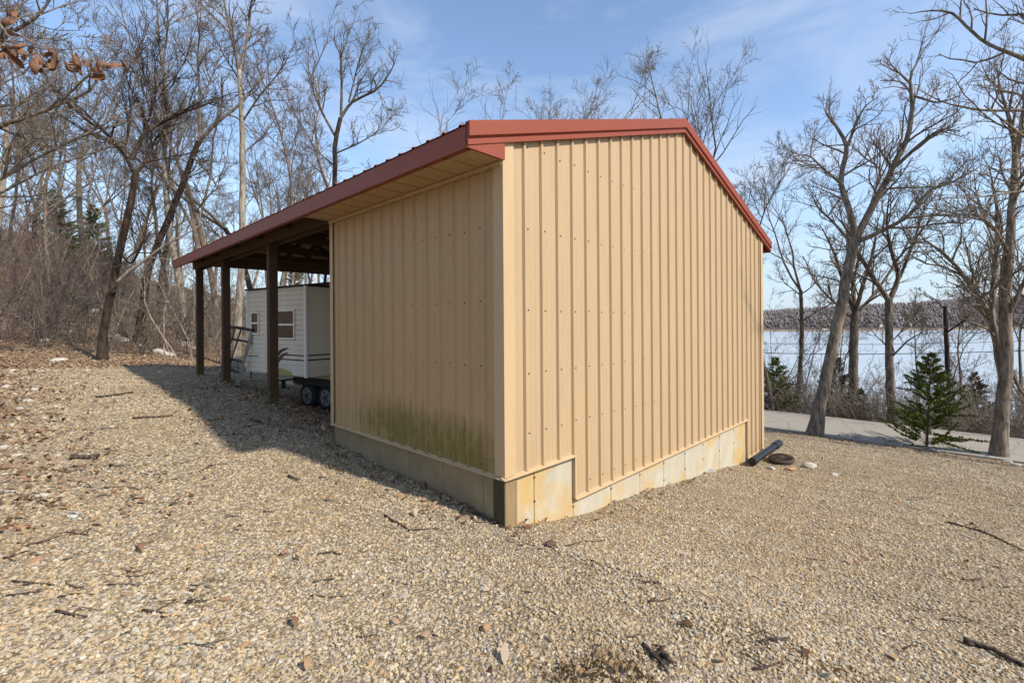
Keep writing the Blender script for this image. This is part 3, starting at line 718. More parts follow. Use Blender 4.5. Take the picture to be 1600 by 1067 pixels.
def guided(name, label, seed, trunk, limbs, mats, cfg=CFG, dens=1.0, group=None, base_flare=1.4, jit=.05, rs_=.74):
    """trunk and limbs traced as (px, py, depth, radius) points of a tree standing at that depth; twigs grown"""
    rg = np.random.RandomState(seed)
    def curve(pts, n):
        W3 = np.array([at(a, b, c) for a, b, c, _ in pts]); R = np.array([p[3] for p in pts])*rs_
        s = np.concatenate([[0], np.cumsum(np.linalg.norm(np.diff(W3, axis=0), axis=1))]); q_ = np.linspace(0, s[-1], n)
        P = np.stack([np.interp(q_, s, W3[:, k]) for k in range(3)], -1); P[1:-1] = (P[:-2]+2*P[1:-1]+P[2:])/4
        P[1:-1] += rg.normal(0, 1, (n-2, 3))*jit*R.mean()*2; return P, np.interp(q_, s, R), s[-1]
    P, R, L = curve(trunk, 14); gx, gy = P[0, 0], P[0, 1]; g = gz(gx, gy)
    P[0, 2] = min(P[0, 2], g)-.15; R[0] *= base_flare; R[1] *= 1.12
    base = np.array([gx, gy, g]); tr, cr_ = Tubes(), Tubes(); tr.add(P-base, R, 12)
    for lb in limbs:
        n = max(6, 3*len(lb)); P2, R2, L2 = curve(lb, n); cr_.add(P2-base, R2, 7)
        c = dict(cfg); c['n'] = [max(2, int(round(cfg['n'][0]*dens*min(1.6, L2/2.2))))]+cfg['n'][1:]; c['len'] = [min(.5, 1.1/max(L2, .5))+.12]+cfg['len'][1:]
        twigs(cr_, rg, P2-base, R2, L2, 0, c, .15)
    e = empty(name, tuple(base)); tagp(e, label, 'tree', group)
    link('trunk', tr.mesh('trunk'), e, mats[0]); link('crown', cr_.mesh('crown'), e, mats[1]); return e
BG, BD, BM_, BP, TW = M['bark_grey'], M['bark_dark'], M['bark_mid'], M['bark_pale'], M['twig']
# right side: the trees between the gravel and the lake
D = 14.6
guided('oak_tree', 'big grey oak leaning over the road edge, thick forked trunk', 1,
       [(1271, 680, D, .27), (1283, 620, D, .235), (1298, 560, D, .22), (1312, 490, D, .21), (1325, 420, D, .2), (1337, 372, D, .19)],
       [[(1337, 374, D, .15), (1330, 335, D, .13), (1312, 285, D+.3, .11), (1325, 228, D+.4, .09), (1306, 195, D+.5, .06), (1290, 175, D+.6, .03)],
        [(1325, 228, D+.4, .07), (1338, 190, D+.2, .05), (1352, 165, D, .03), (1372, 152, D, .015)],
        [(1312, 285, D+.3, .06), (1285, 262, D-.2, .045), (1262, 240, D-.4, .03), (1240, 245, D-.5, .014)],
        [(1337, 374, D, .16), (1357, 335, D, .145), (1392, 270, D-.3, .125), (1420, 212, D-.5, .10), (1428, 161, D-.6, .08), (1419, 127, D-.6, .055), (1441, 82, D-.7, .02)],
        [(1420, 128, D-.6, .05), (1400, 110, D-.9, .03), (1385, 92, D-1, .014)],
        [(1428, 150, D-.6, .05), (1465, 162, D-1, .035), (1500, 150, D-1.3, .016)],
        [(1400, 260, D-.3, .08), (1437, 225, D-.9, .06), (1470, 200, D-1.2, .035), (1500, 205, D-1.5, .015)],
        [(1340, 378, D, .10), (1375, 362, D-.6, .085), (1418, 341, D-1, .07), (1452, 296, D-1.2, .05), (1490, 285, D-1.4, .035), (1535, 258, D-1.6, .015)],
        [(1418, 341, D-1, .045), (1460, 336, D-1.2, .035), (1510, 340, D-1.5, .015)],
        [(1334, 385, D, .07), (1300, 345, D+.6, .05), (1275, 322, D+1, .035), (1268, 300, D+1.2, .014)],
        [(1357, 335, D, .06), (1378, 262, D+.9, .045), (1345, 245, D+1.2, .03), (1340, 230, D+1.4, .014)]],
       (BG, BG), dens=1.15)
D = 16.7
guided('hickory_tree', 'straight trunk forking in a V beyond the road', 2,
       [(1393, 668, D, .20), (1390, 580, D, .175), (1389, 500, D, .16), (1389, 466, D, .16)],
       [[(1389, 470, D, .13), (1362, 430, D, .11), (1343, 398, D+.3, .09), (1325, 360, D+.5, .06), (1300, 330, D+.7, .02)],
        [(1389, 470, D, .13), (1406, 434, D, .11), (1394, 397, D-.3, .08), (1384, 350, D-.5, .05), (1390, 300, D-.6, .02)],
        [(1406, 434, D, .08), (1426, 383, D-.5, .06), (1440, 340, D-.8, .03), (1448, 310, D-1, .012)],
        [(1391, 560, D, .05), (1420, 530, D-.5, .035), (1442, 519, D-.8, .018)], [(1390, 545, D, .035), (1366, 522, D+.4, .02), (1350, 500, D+.5, .01)],
        [(1392, 535, D, .03), (1425, 500, D-.5, .02), (1440, 480, D-.7, .01)]], (BM_, BM_))
D = 19
guided('lakeside_tree', 'tree with many upswept limbs behind the leaning oak', 3,
       [(1334, 640, D, .25), (1333, 560, D, .22), (1336, 490, D, .21)],
       [[(1336, 492, D, .13), (1318, 440, D, .10), (1300, 385, D+.4, .06), (1280, 350, D+.6, .02)], [(1336, 492, D, .13), (1332, 430, D+.5, .10), (1322, 370, D+.8, .06), (1330, 320, D+1, .02)],
        [(1336, 492, D, .13), (1350, 440, D-.5, .10), (1366, 390, D-.8, .07), (1372, 340, D-1, .02)], [(1336, 495, D, .10), (1370, 455, D, .08), (1400, 410, D+.5, .05), (1425, 370, D+.8, .02)],
        [(1335, 500, D, .08), (1300, 470, D, .06), (1272, 440, D, .04), (1255, 400, D, .015)]], (BM_, BM_))
D = 12.2
guided('oak_tree', 'rough multi-stemmed oak at the road edge with stacked trunks', 4,
       [(1560, 716, D, .235), (1566, 640, D, .20), (1573, 582, D, .19), (1570, 480, D, .18), (1578, 380, D, .16)],
       [[(1578, 385, D, .14), (1580, 337, D, .12), (1589, 240, D, .10), (1575, 180, D+.4, .06), (1560, 130, D+.6, .03), (1555, 90, D+.7, .012)],
        [(1589, 245, D, .08), (1600, 170, D-.3, .06), (1620, 100, D-.5, .03)],
        [(1568, 600, D+.25, .13), (1558, 540, D+.3, .12), (1547, 490, D+.4, .115), (1556, 420, D+.5, .09), (1560, 330, D+.6, .06), (1545, 260, D+.8, .02)],
        [(1548, 495, D+.3, .10), (1531, 468, D, .09), (1501, 424, D-.4, .06), (1475, 395, D-.6, .04), (1450, 378, D-.7, .018)],
        [(1531, 468, D, .05), (1505, 450, D-.8, .035), (1480, 440, D-1, .015)],
        [(1572, 500, D, .08), (1600, 440, D-.4, .06), (1640, 380, D-.8, .03)],
        [(1577, 400, D, .07), (1550, 350, D-.6, .05), (1515, 330, D-1, .03), (1480, 345, D-1.2, .012)],
        [(1583, 300, D, .06), (1610, 250, D+.4, .04), (1650, 220, D+.6, .02)]], (BG, BG), dens=1.1)
D = 17.2
guided('dead_snag', 'dark broken-topped snag standing beyond the road', 5, [(1486, 672, D, .12), (1482, 590, D, .105), (1478, 520, D, .10), (1477, 478, D, .085)],
       [[(1479, 520, D, .045), (1490, 512, D-.3, .04), (1513, 496, D-.6, .02)], [(1477, 485, D, .03), (1465, 470, D+.4, .02), (1440, 455, D+.5, .01)]], (BD, BD), dens=.7)
# an oak out of frame on the right reaching its limbs in
D = 10.3
CF2 = dict(n=[6, 5, 3], len=[.42, .5, .5], rmin=.004, wob=.17)
guided('oak_tree', 'oak beside the gravel whose long limbs reach toward the shed', 6,
       [(1720, 770, D, .25), (1716, 500, D, .22), (1712, 300, D, .2), (1705, 120, D, .17)],
       [[(1710, 200, D, .10), (1650, 120, D, .075), (1598, 90, D, .06), (1565, 79, D, .05), (1527, 60, D+.1, .042), (1490, 19, D+.2, .035), (1460, 15, D+.3, .025), (1422, 22, D+.4, .01)],
        [(1711, 240, D, .09), (1650, 180, D-.3, .055), (1600, 172, D-.4, .042), (1538, 174, D-.4, .034), (1471, 161, D-.4, .022), (1434, 139, D-.4, .01)],
        [(1712, 330, D, .07), (1650, 300, D-1.5, .04), (1600, 297, D-2, .028), (1527, 310, D-2.2, .018), (1456, 309, D-2.4, .008)],
        [(1712, 310, D, .06), (1650, 250, D-2.5, .035), (1600, 214, D-3.2, .025), (1538, 165, D-3.6, .012)],
        [(1708, 150, D, .10), (1650, 30, D, .07), (1600, -20, D, .04), (1540, -60, D, .02)]], (BG, BG), CF2)
# left side
D = 14.5
ct = guided('crooked_tree', 'dark crooked tree forking low at the gravel edge', 11,
       [(158, 570, D, .20), (162, 520, D, .17), (167, 490, D, .155), (181, 424, D, .15), (191, 373, D, .145), (205, 318, D, .14), (212, 272, D, .135)],
       [[(212, 274, D, .10), (191, 236, D-.3, .085), (157, 199, D-.8, .06), (127, 169, D-1.2, .035), (95, 150, D-1.5, .012)],
        [(205, 250, D, .10), (225, 207, D+.2, .085), (274, 180, D+.4, .065), (319, 165, D+.6, .045), (349, 150, D+.8, .02), (385, 140, D+1, .01)],
        [(213, 272, D, .085), (228, 250, D+.3, .07), (240, 221, D+.5, .055), (259, 199, D+.8, .035), (290, 190, D+1, .012)],
        [(186, 395, D, .05), (205, 415, D-.4, .045), (222, 385, D-.6, .04), (230, 350, D-.7, .025), (236, 310, D-.8, .01)],
        [(193, 240, D-.3, .05), (205, 190, D, .04), (200, 130, D+.3, .025), (215, 80, D+.4, .01)],
        [(225, 207, D+.2, .05), (245, 150, D, .035), (240, 100, D-.2, .02), (262, 60, D-.3, .01)]], (BD, BD), dens=1.0, rs_=.66)
D = 14.2
dl = Tubes(); dlp = [(184, 440, .05), (200, 425, .045), (232, 402, .04), (258, 383, .034), (290, 366, .026), (312, 352, .018), (314, 325, .007)]
dl.add(np.array([at(a, b, D-.01*i) for i, (a, b, _) in enumerate(dlp)])-np.array(ct.location), [p[2] for p in dlp], 7)
for q in ([(232, 402, .02), (262, 405, .014), (285, 416, .006)], [(290, 366, .016), (300, 340, .012), (298, 318, .005)], [(258, 383, .016), (275, 355, .010), (280, 335, .005)]):
    dl.add(np.array([at(a, b, D-.3*i) for i, (a, b, _) in enumerate(q)])-np.array(ct.location), [p[2] for p in q], 5)
tagp(link('dead_limb', dl.mesh('dead_limb'), ct, M['deadwood']), 'bleached bare limb slanting up from the dark crooked trunk')
D = 20
guided('leaning_tree', 'dark tall tree leaning toward the carport in the woods', 13,
       [(215, 540, D, .24), (222, 480, D, .21), (231, 418, D, .20), (253, 365, D, .19), (281, 300, D, .17), (296, 255, D, .16), (311, 221, D, .15)],
       [[(311, 221, D, .12), (340, 190, D, .10), (375, 165, D+.3, .07), (410, 120, D+.5, .04), (430, 80, D+.8, .015)], [(311, 221, D, .10), (313, 160, D, .08), (308, 90, D-.3, .055), (315, 20, D-.5, .03), (310, -40, D-.6, .012)],
        [(300, 245, D, .07), (325, 270, D-.4, .05), (345, 300, D-.6, .02)], [(313, 160, D, .05), (340, 100, D+.3, .035), (352, 40, D+.5, .015)]], (BD, BM_), dens=1.1, rs_=.66)
D = 16.3
guided('sycamore_tree', 'tall straight pale-barked tree rising beyond the carport', 14,
       [(368, 562, D, .19), (376, 450, D, .165), (379, 350, D, .15), (379, 250, D, .135), (378, 150, D, .12), (374, 110, D, .11)],
       [[(374, 112, D, .08), (362, 60, D, .06), (350, 0, D, .04), (335, -70, D, .02)], [(375, 112, D, .08), (388, 50, D+.3, .06), (395, -20, D+.5, .03)],
        [(379, 190, D, .05), (405, 150, D-.3, .04), (440, 110, D-.5, .025), (465, 60, D-.6, .01)], [(379, 240, D, .045), (410, 215, D+.5, .03), (440, 170, D+.8, .012)], [(377, 130, D, .045), (345, 80, D+.4, .03), (325, 30, D+.6, .012)],
        [(379, 330, D, .03), (400, 300, D+.4, .02), (425, 290, D+.6, .008)]], (BP, BM_), dens=.9, rs_=.66)
D = 22
guided('forked_tree', 'dark wide-forked tree rising behind the carport roof', 15,
       [(524, 500, D, .2), (523, 400, D, .18), (523, 286, D, .16), (523, 221, D, .15), (532, 185, D, .14)],
       [[(525, 215, D, .10), (505, 180, D+.3, .085), (494, 156, D+.5, .075), (484, 123, D+.6, .05), (505, 80, D+.7, .03), (518, 40, D+.8, .012)], [(532, 185, D, .11), (548, 160, D, .095), (591, 140, D-.5, .07), (614, 107, D-.8, .04), (622, 80, D-1, .012)],
        [(533, 180, D, .10), (534, 130, D, .08), (533, 84, D+.2, .05), (552, 36, D+.3, .025), (560, 10, D+.3, .01)], [(545, 160, D, .06), (562, 90, D, .04), (580, 45, D, .012)],
        [(524, 240, D, .06), (560, 225, D-.5, .045), (600, 200, D-.7, .025), (618, 170, D-.8, .01)], [(523, 260, D, .06), (500, 240, D+.4, .04), (470, 200, D+.6, .02)],
        [(591, 140, D-.5, .04), (600, 170, D-.9, .025), (612, 190, D-1, .01)]], (BD, BM_), dens=1.0, rs_=.66)
D = 11
guided('oak_tree', 'oak at the clearing edge with long limbs crossing above the brush', 16,
       [(-120, 600, D, .26), (-112, 420, D, .23), (-105, 280, D, .21)],
       [[(-108, 300, D, .12), (-50, 225, D, .10), (0, 197, D, .085), (45, 182, D, .075), (90, 165, D+.2, .062), (142, 143, D+.3, .045), (154, 124, D+.3, .03), (152, 105, D+.3, .014)],
        [(90, 165, D+.2, .04), (115, 140, D, .03), (142, 116, D-.2, .02), (175, 100, D-.3, .008)],
        [(-108, 330, D, .11), (-40, 300, D+.4, .075), (0, 281, D+.6, .06), (60, 245, D+.8, .05), (130, 213, D+1, .04), (190, 178, D+1.2, .025), (240, 150, D+1.4, .01)],
        [(-110, 360, D, .09), (-40, 320, D+1, .055), (0, 303, D+1.3, .045), (70, 265, D+1.5, .036), (140, 240, D+1.7, .028), (185, 227, D+1.8, .016)],
        [(-105, 285, D, .14), (-70, 160, D, .11), (-20, 85, D, .08), (10, 55, D-.2, .065), (62, 27, D-.3, .05), (72, 8, D-.3, .035), (90, -15, D-.3, .02)],
        [(0, 60, D-.2, .035), (30, 15, D, .025), (50, -30, D, .012)], [(62, 24, D-.3, .025), (95, 10, D, .02), (140, -3, D+.2, .01)],
        [(20, 190, D, .04), (22, 140, D-.3, .03), (18, 95, D-.5, .015)], [(45, 35, D-.3, .022), (85, 48, D-.4, .015), (130, 48, D-.6, .007)]], (BG, BG), dens=.95, rs_=.66)
# a nearer oak twig that still holds its brown leaves
D = 4.3
lo = guided('oak_tree', 'oak still holding curled brown leaves on a low twig', 17, [(-330, 800, D, .17), (-320, 420, D, .15), (-300, 200, D, .12)],
            [[(-305, 230, D, .06), (-150, 110, D, .035), (-60, 60, D, .022), (0, 38, D, .014), (30, 55, D, .010), (75, 80, D, .006), (100, 78, D, .004)],
             [(0, 38, D, .010), (16, 60, D-.05, .008), (28, 65, D-.05, .006)], [(-60, 60, D, .014), (0, 62, D+.1, .009), (40, 72, D+.1, .007), (90, 80, D+.1, .005), (132, 75, D+.1, .004), (165, 82, D+.1, .002)],
             [(132, 75, D+.1, .008), (147, 95, D+.1, .010), (160, 122, D+.1, .006)], [(157, 82, D+.2, .007), (172, 62, D+.2, .006), (176, 50, D+.2, .003)]], (BG, BG), dict(n=[2, 2], len=[.25, .4], rmin=.0025, wob=.2), dens=.6)
base = np.array(lo.location)
def oak_leaf_mesh(seed):
    rg = np.random.RandomState(seed); n = 7; v, f = [], []; curl = rg.uniform(1.5, 3.5); L = .11
    for i in range(n):
        t = i/(n-1); wd = .030*math.sin(math.pi*min(1, t*.92+.06))*(1+.35*math.sin(i*2.9))+.003
        for s in (-1, 0, 1): v.append((s*wd*math.cos(curl*.35), t*L*.9, abs(s)*wd*.9*math.sin(curl*.5)-.045*math.sin(t*curl)))
    for i in range(n-1):
        for s in (0, 1): a = i*3+s; f.append((a, a+1, a+4, a+3))
    me = bpy.data.meshes.new('dead_leaf'); me.from_pydata(v, [], f); me.update(); me.materials.append(M['oakleaf'])
    for p in me.polygons: p.use_smooth = True
    return me
lms = [oak_leaf_mesh(i) for i in range(5)]
for i, (px, py) in enumerate([(3, 72), (8, 80), (14, 84), (20, 80), (26, 76), (18, 42), (16, 28), (22, 35), (24, 18), (42, 70), (50, 70), (56, 82), (60, 96), (54, 90), (62, 102), (70, 70), (82, 84), (92, 95), (100, 96), (108, 95), (115, 86), (122, 98), (128, 92),
                               (110, 102), (120, 84), (88, 92), (158, 98), (160, 110), (164, 118), (172, 100), (190, 94), (191, 100), (12, 70), (34, 74)]):
    o = bpy.data.objects.new('dead_leaf', lms[i % 5]); COL.objects.link(o); o.parent = lo
    p = at(px, py, D+RND.uniform(-.1, .2)); o.location = p-base; o.rotation_euler = (RND.uniform(-2.4, -.6), RND.uniform(-.9, .9), RND.uniform(0, 6.3)); s = RND.uniform(1.0, 1.6); o.scale = (s*1.15, s, s)

# woods: variants shared by many standing trees
VAR = [auto_tree(101, 15, .17, (.06, 0), .42, 9), auto_tree(102, 17, .15, (-.04, .05), .5, 9, leaders=3), auto_tree(103, 13, .13, (.1, .02), .35, 8),
       auto_tree(104, 16, .2, (0, -.05), .38, 10, leaders=3), auto_tree(105, 14, .11, (-.1, 0), .55, 8, leaders=1), auto_tree(106, 18, .18, (.03, .03), .55, 9)]
LBL = {'grey': 'bare grey tree standing in the hillside woods', 'dark': 'bare dark-barked tree standing in the hillside woods', 'pale': 'bare pale-barked tree standing in the hillside woods'}
woods = [(20, 24, 0), (52, 31, 3), (85, 21, 4), (118, 36, 1), (140, 28, 5), (188, 34, 2), (246, 30, 0), (268, 25, 4), (292, 23, 1), (322, 31, 3), (340, 24, 5), (405, 28, 0), (428, 22, 4), (452, 33, 1), (476, 27, 2),
         (565, 31, 5), (590, 36, 4), (640, 42, 2), (690, 23, 0), (735, 26, 2), (775, 30, 4), (15, 45, 1), (70, 52, 5), (130, 48, 0), (175, 55, 3), (230, 46, 2), (285, 52, 1), (335, 46, 0), (390, 50, 5), (440, 48, 3), (500, 44, 1), (545, 50, 0),
         (-60, 27, 3), (-40, 18, 4), (40, 40, 2), (205, 42, 5), (310, 40, 2), (420, 40, 1), (260, 62, 3), (100, 66, 0), (360, 64, 4), (0, 34, 5), (160, 41, 4), (480, 60, 2), (610, 55, 3)]
for i, (px, Y, k) in enumerate(woods):
    X = (px-CXP)/F_PX*Y; kind = ('grey', 'dark', 'grey', 'pale', 'grey')[i % 5]; s = RND.uniform(.82, 1.1)
    if px > 600: s = {640: .92, 690: 1.3, 735: 1.38, 775: .80, 610: .9}.get(px, .8)
    place_tree('bare_tree', VAR[k], (X, Y, gz(X, Y)-.05), RND.uniform(0, 6.3), s, {'grey': (BM_, TW), 'dark': (BD, TW), 'pale': (BP, TW)}[kind], LBL[kind], 'bare trees on the wooded hillside')
# behind the roof peak, and along the lake bank
X = (1055-CXP)/F_PX*22
place_tree('bare_tree', VAR[3], (X, 22, gz(X, 22)), 1.0, .97, (BM_, BM_), 'broad bare tree rising behind the peak of the shed roof', tilt=(0, -.05))
bank = [(1207, 19, 4, .78), (1222, 24, 0, .62), (1243, 21, 5, .62), (1256, 27, 2, .7), (1300, 30, 1, .6), (1430, 24, 4, .62), (1503, 20, 4, .55), (1512, 21, 4, .5), (1530, 27, 0, .6), (1610, 22, 3, .75), (1640, 17, 1, .7), (1470, 34, 2, .6)]
for px, Y, k, s in bank:
    X = (px-CXP)/F_PX*Y; place_tree('bare_tree', VAR[k], (X, Y, gz(X, Y)-.05), RND.uniform(0, 6.3), s, (BM_, TW), 'slender bare tree on the bank between road and lake', 'bare trees on the lake bank')
def sapling(seed, Ht, stems, cfg):
    rg = np.random.RandomState(seed); st, cr_ = Tubes(), Tubes()
    for k in range(stems):
        d = unit(np.array([rg.normal(0, .28), rg.normal(0, .28), 1])); L = Ht*rg.uniform(.6, 1.1)
        P = grow_line(rg, np.array([rg.normal(0, .12), rg.normal(0, .12), -.1]), d, L, 7, .10, .02); R = np.linspace(.022, .005, 8); st.add(P, R, 4); twigs(cr_, rg, P, R, L*.75, 0, cfg, .2)
    return st.mesh('stem'), cr_.mesh('twigs')
CS = dict(n=[8, 6, 3], len=[.42, .5, .5], rmin=.0045, wob=.2, lift=.1)
SAP = [sapling(201, 4.4, 3, CS), sapling(202, 3.0, 4, CS), sapling(203, 6.0, 2, CS), sapling(204, 2.4, 5, CS), sapling(205, 5.0, 3, CS)]
ub = Tubes(); rg = np.random.RandomState(77)             # tangle of fine stems nobody could count
for i in range(8200):
    if i < 3800: Y = 16.5+34*rg.rand()**1.05; px = rg.uniform(-80, 560)
    else:
        X, Y = wor(17.7+4.5*rg.rand()**1.5, rg.uniform(-14, 11)); px = CXP+X/Y*F_PX
    X = (px-CXP)/F_PX*Y; lx, ly = loc(X, Y)
    if (ly < 13.4 and px < 700) or (px > 1000 and lx < 17.6): continue
    L = rg.uniform(.6, 2.6); P = grow_line(rg, np.array([X, Y, gz(X, Y)-.05]), np.array([rg.normal(0, .45), rg.normal(0, .45), 1]), L, 4, .22, -.02); ub.add(P, np.linspace(.009, .004, 5), 3)
    for j in range(2): p, t = poly_at(P, rg.uniform(.3, .9)); Q = grow_line(rg, p, side_dir(rg, t, .8), L*.4, 3, .2, 0); ub.add(Q, np.linspace(.006, .003, 4), 3)
tagp(link('underbrush', ub.mesh('underbrush'), None, M['bark_brush']), 'tangled grey-brown underbrush filling the woods and the lake bank', 'underbrush', kind='stuff')
def put_sap(px, Y, k, red, label, group):
    X = (px-CXP)/F_PX*Y; e = empty('bare_sapling', (X, Y, gz(X, Y)), RND.uniform(0, 6.3)); s = RND.uniform(.8, 1.25); e.scale = (s, s, s); tagp(e, label, 'sapling', group)
    for nm, me in zip(('stem', 'twigs'), SAP[k]):
        if not me.materials: me.materials.append(TW)
        o = bpy.data.objects.new(nm, me); COL.objects.link(o); o.parent = e
        if red or nm == 'stem': o.material_slots[0].link = 'OBJECT'; o.material_slots[0].material = M['twig_red'] if red else (M['bark_pale'], TW)[k % 2]
for i in range(120):
    Y = 15.4+28*(i/120)**1.1+RND.uniform(-.3, .8); px = RND.uniform(-60, 530) if i > 30 else RND.uniform(-50, 330)
    lx, ly = loc((px-CXP)/F_PX*Y, Y)
    if ly < 13.3: continue
    red = i % 6 == 0
    put_sap(px, Y, i % 5, red, 'purplish bare sapling in the thicket' if red else 'grey-brown bare sapling in the hillside thicket', 'purplish saplings in the thicket' if red else 'saplings in the hillside thicket')
for i in range(46):
    px = RND.uniform(1196, 1650); Y = RND.uniform(18.6, 27); lx, ly = loc((px-CXP)/F_PX*Y, Y)
    if lx < 18: continue
    red = i % 5 == 0
    put_sap(px, Y, (1, 3, 4, 0)[i % 4], red, 'purplish bare sapling on the bank beyond the road' if red else 'grey-brown bare sapling on the bank beyond the road', 'purplish saplings beyond the road' if red else 'saplings beyond the road')
# cedars
def cedar(seed, Ht, Rd, bare=.0):
    rg = np.random.RandomState(seed); st = Tubes(); P = grow_line(rg, np.array([0, 0, -.1]), np.array([0, 0, 1.]), Ht+.1, 8, .02, .05); st.add(P, np.linspace(Ht*.014, .006, 9), 7)
    V, F_, C = [], [], []
    nb = int(135*Ht/2.5)
    for i in range(nb):
        f = .07+.92*(i+rg.rand())/nb; p, t = poly_at(P, f); a = rg.rand()*6.283
        L = Rd*(1.02-f)**.75*rg.uniform(.55, 1.2)*(1.25 if f < .2 else 1)
        d = unit(np.array([math.cos(a), math.sin(a), rg.uniform(.05, .5)])); B = grow_line(rg, p, d, L, 4, .12, .05); st.add(B, np.linspace(.008, .003, 5), 3)
        m = int(26+210*L)
        for j in range(m):
            g = rg.uniform(.18, 1.0); q_, tt = poly_at(B, min(.999, g)); sd = side_dir(rg, tt, rg.uniform(.2, 1.1)); sd[2] += rg.uniform(-.1, .35); sd = unit(sd); l = rg.uniform(.035, .085)*(1.15-.4*g)*(1+.15*Ht/2.5); wv = unit(np.cross(sd, rg.normal(0, 1, 3)))*l*.17
            n = len(V); e = q_+sd*l; mdp = q_+sd*l*.5; V += [q_, mdp+wv, e, mdp-wv]; F_.append((n, n+1, n+2, n+3)); C += [rg.rand()]*4
    me = mesh_np('foliage', np.array(V), [F_]); a = me.attributes.new('rnd', 'FLOAT', 'POINT'); a.data.foreach_set('value', np.array(C, np.float32)); return st.mesh('trunk'), me
CED = [cedar(301, 2.6, 1.25), cedar(302, 4.2, 1.5), cedar(303, 1.9, .9)]
def put_cedar(px, py, Y, k, s, mat, label, group=None, rz=0):
    X = (px-CXP)/F_PX*Y; e = empty('cedar_tree', (X, Y, gz(X, Y)), rz); e.scale = (s, s, s); tagp(e, label, 'cedar', group)
    for nm, me, mt in zip(('trunk', 'crown'), CED[k], (BM_, mat)):
        if not me.materials: me.materials.append(mt)
        o = bpy.data.objects.new(nm, me); COL.objects.link(o); o.parent = e
        if me.materials[0] != mt: o.material_slots[0].link = 'OBJECT'; o.material_slots[0].material = mt
put_cedar(1446, 697, 13.1, 0, 1.03, M['cedar'], 'young green cedar standing on the near side of the road')
for j, (px, Y, k, s, mt, lb) in enumerate([(1213, 19.5, 2, 1.25, 'cedar', 'small green cedar close beside the shed wall beyond the road'), (1310, 24, 1, 1.15, 'cedar_rust', 'rusty cedar behind the leaning oak'), (1342, 18.8, 2, .85, 'cedar', 'low bright green cedar at the far road edge'),
        (1512, 18.5, 2, 1.35, 'cedar', 'green cedar behind the broken snag'), (1528, 21, 1, 1.05, 'cedar_rust', 'tall rusty cedar behind the multi-stemmed oak'), (1625, 17.5, 1, .75, 'cedar', 'dark cedar right of the multi-stemmed oak'),
        (100, 33, 1, 1.5, 'cedar', 'broad green cedar deep in the hillside woods'), (150, 37, 1, 1.4, 'cedar', 'second green cedar deep in the hillside woods'), (455, 36, 1, 1.5, 'cedar', 'green cedar seen past the carport posts')]):
    put_cedar(px, 0, Y, k, s, M[mt], lb, None, j*1.3)

